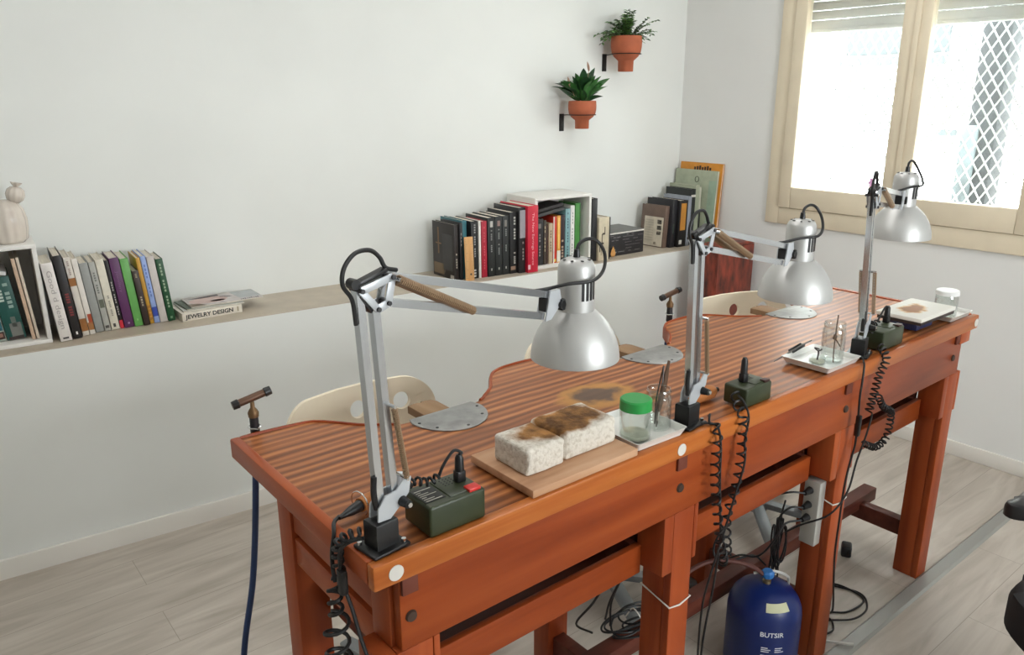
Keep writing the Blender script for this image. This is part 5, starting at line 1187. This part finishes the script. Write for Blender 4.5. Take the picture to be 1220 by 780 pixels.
# large panels leaning against the window wall
def panel(x_off, y0, w, h, th, c, label, deco, z=.0008, tip=R(-5)):
    # faces -x, stands on the ledge, leans back on the window wall
    p = thing('large_book', label, 'book', (XR - x_off, y0, ZL + z), Euler((0, 0, 0)), GK)
    M = Matrix.Rotation(R(-90), 3, 'Z') @ Matrix.Rotation(tip, 3, 'X'); p.rotation_euler = M.to_euler()
    b = MB().m(cmat(c)); b.b2((0, 0, 0), (w, .002, h), .0005); b.b2((0, th - .002, 0), (w, th, h), .0005); b.b2((0, 0, 0), (.002, th, h), .0005); b.build('cover', p)
    b = MB().m(PAGES); b.b2((.003, .0022, .003), (w - .003, th - .0022, h - .003)); b.build('pages', p)
    for nm, poly, col in deco: q = MB().m(cmat(col)).prism(poly, 0, .0006, frameM((0, -.0001, 0), (1, 0, 0), (0, 0, 1))); q.build(nm, p)
    return p
yc = corner_y(XR, WD)
panel(.048, yc - .03, .30, .455, .014, (208, 138, 44), 'large orange book leaning in the corner, behind the sage green one', [('title_print', rect(.10 + k * .018, .113 + k * .018, .413, .43 + .004 * (k % 3)), (60, 40, 20)) for k in range(7)], tip=R(-4))
pn = panel(.067, yc - .015, .30, .415, .014, (168, 176, 152), 'large sage green book with small round emblem, leaning in the corner', [('side_stripe', rect(.245, .30, .0, .36), (160, 182, 160))], tip=R(-4))
b = MB().m(cmat((56, 60, 50))); b.tube([(.158 + .013 * math.cos(a), -.0008, .362 + .016 * math.sin(a)) for a in [2 * math.pi * i / 20 for i in range(20)]], .0016, 6, 1, closed=True); b.build('emblem', pn)

# ================================================================= LIGHT
w = bpy.data.worlds.new('daylight'); scene.world = w; w.use_nodes = True
bg = w.node_tree.nodes['Background']; bg.inputs['Color'].default_value = (.93, .975, 1.0, 1); bg.inputs['Strength'].default_value = 19.0
def area(name, loc, rot, sx, sy, e, col=(1, 1, 1)):
    l = bpy.data.lights.new(name, 'AREA'); l.shape = 'RECTANGLE'; l.size = sx; l.size_y = sy; l.energy = e; l.color = col
    o_ = bpy.data.objects.new(name, l); COL.objects.link(o_); o_.location = loc; o_.rotation_euler = rot; return o_
# unseen area lights under the ceiling, added to brighten the back wall
for x, y, e in ((-1.4, .7, 4.5), (.5, .8, 9.5), (2.1, .8, 9.5), (-.6, -1.4, 2)):
    area('ceiling_fill', (x, y, ZC - .03), (0, 0, 0), 1.2, .3, e, (1, .99, .975))
s_ = bpy.data.lights.new('sun', 'SUN'); s_.energy = 6; s_.angle = R(2); so = bpy.data.objects.new('sun', s_); COL.objects.link(so); so.rotation_euler = Vector((.6, -.12, -.8)).to_track_quat('-Z', 'Y').to_euler()
# sky portals: the window and the added fill opening behind the camera
for nm, loc, rot, sx, sy in (('window_portal', (XR + .25, .8, 1.61), (0, R(90), 0), 1.1, 1.2), ('fill_portal', (1.275, YF - .21, 1.65), (R(90), 0, 0), 1.35, 1.1)):
    p_ = area(nm, loc, rot, sx, sy, 1); p_.data.cycles.is_portal = True

# ================================================================= CAMERA
f_px = 926.978; yaw, pitch, roll = 0.67965, 0.29022, -0.004874
fw = Vector((math.sin(yaw) * math.cos(pitch), math.cos(yaw) * math.cos(pitch), -math.sin(pitch)))
rr = Vector((math.cos(yaw), -math.sin(yaw), 0)); uu = rr.cross(fw)
c, s = math.cos(roll), math.sin(roll); rr, uu = rr * c + uu * s, -rr * s + uu * c
cd = bpy.data.cameras.new('camera'); cam = bpy.data.objects.new('camera', cd); COL.objects.link(cam)
M = Matrix((rr, uu, -fw)).transposed().to_4x4(); M.translation = Vector((-.484, -.941, 1.644)); cam.matrix_world = M
cd.sensor_width = 36; cd.lens = f_px / 1220 * 36; cd.clip_start = .02; cd.clip_end = 100
scene.camera = cam
vs = scene.view_settings; vs.view_transform = 'Standard'; vs.look = 'None'; vs.gamma = 1; vs.exposure = 0.0; vs.use_curve_mapping = False
scene.cycles.max_bounces = 10; scene.cycles.transparent_max_bounces = 16; scene.cycles.use_denoising = True
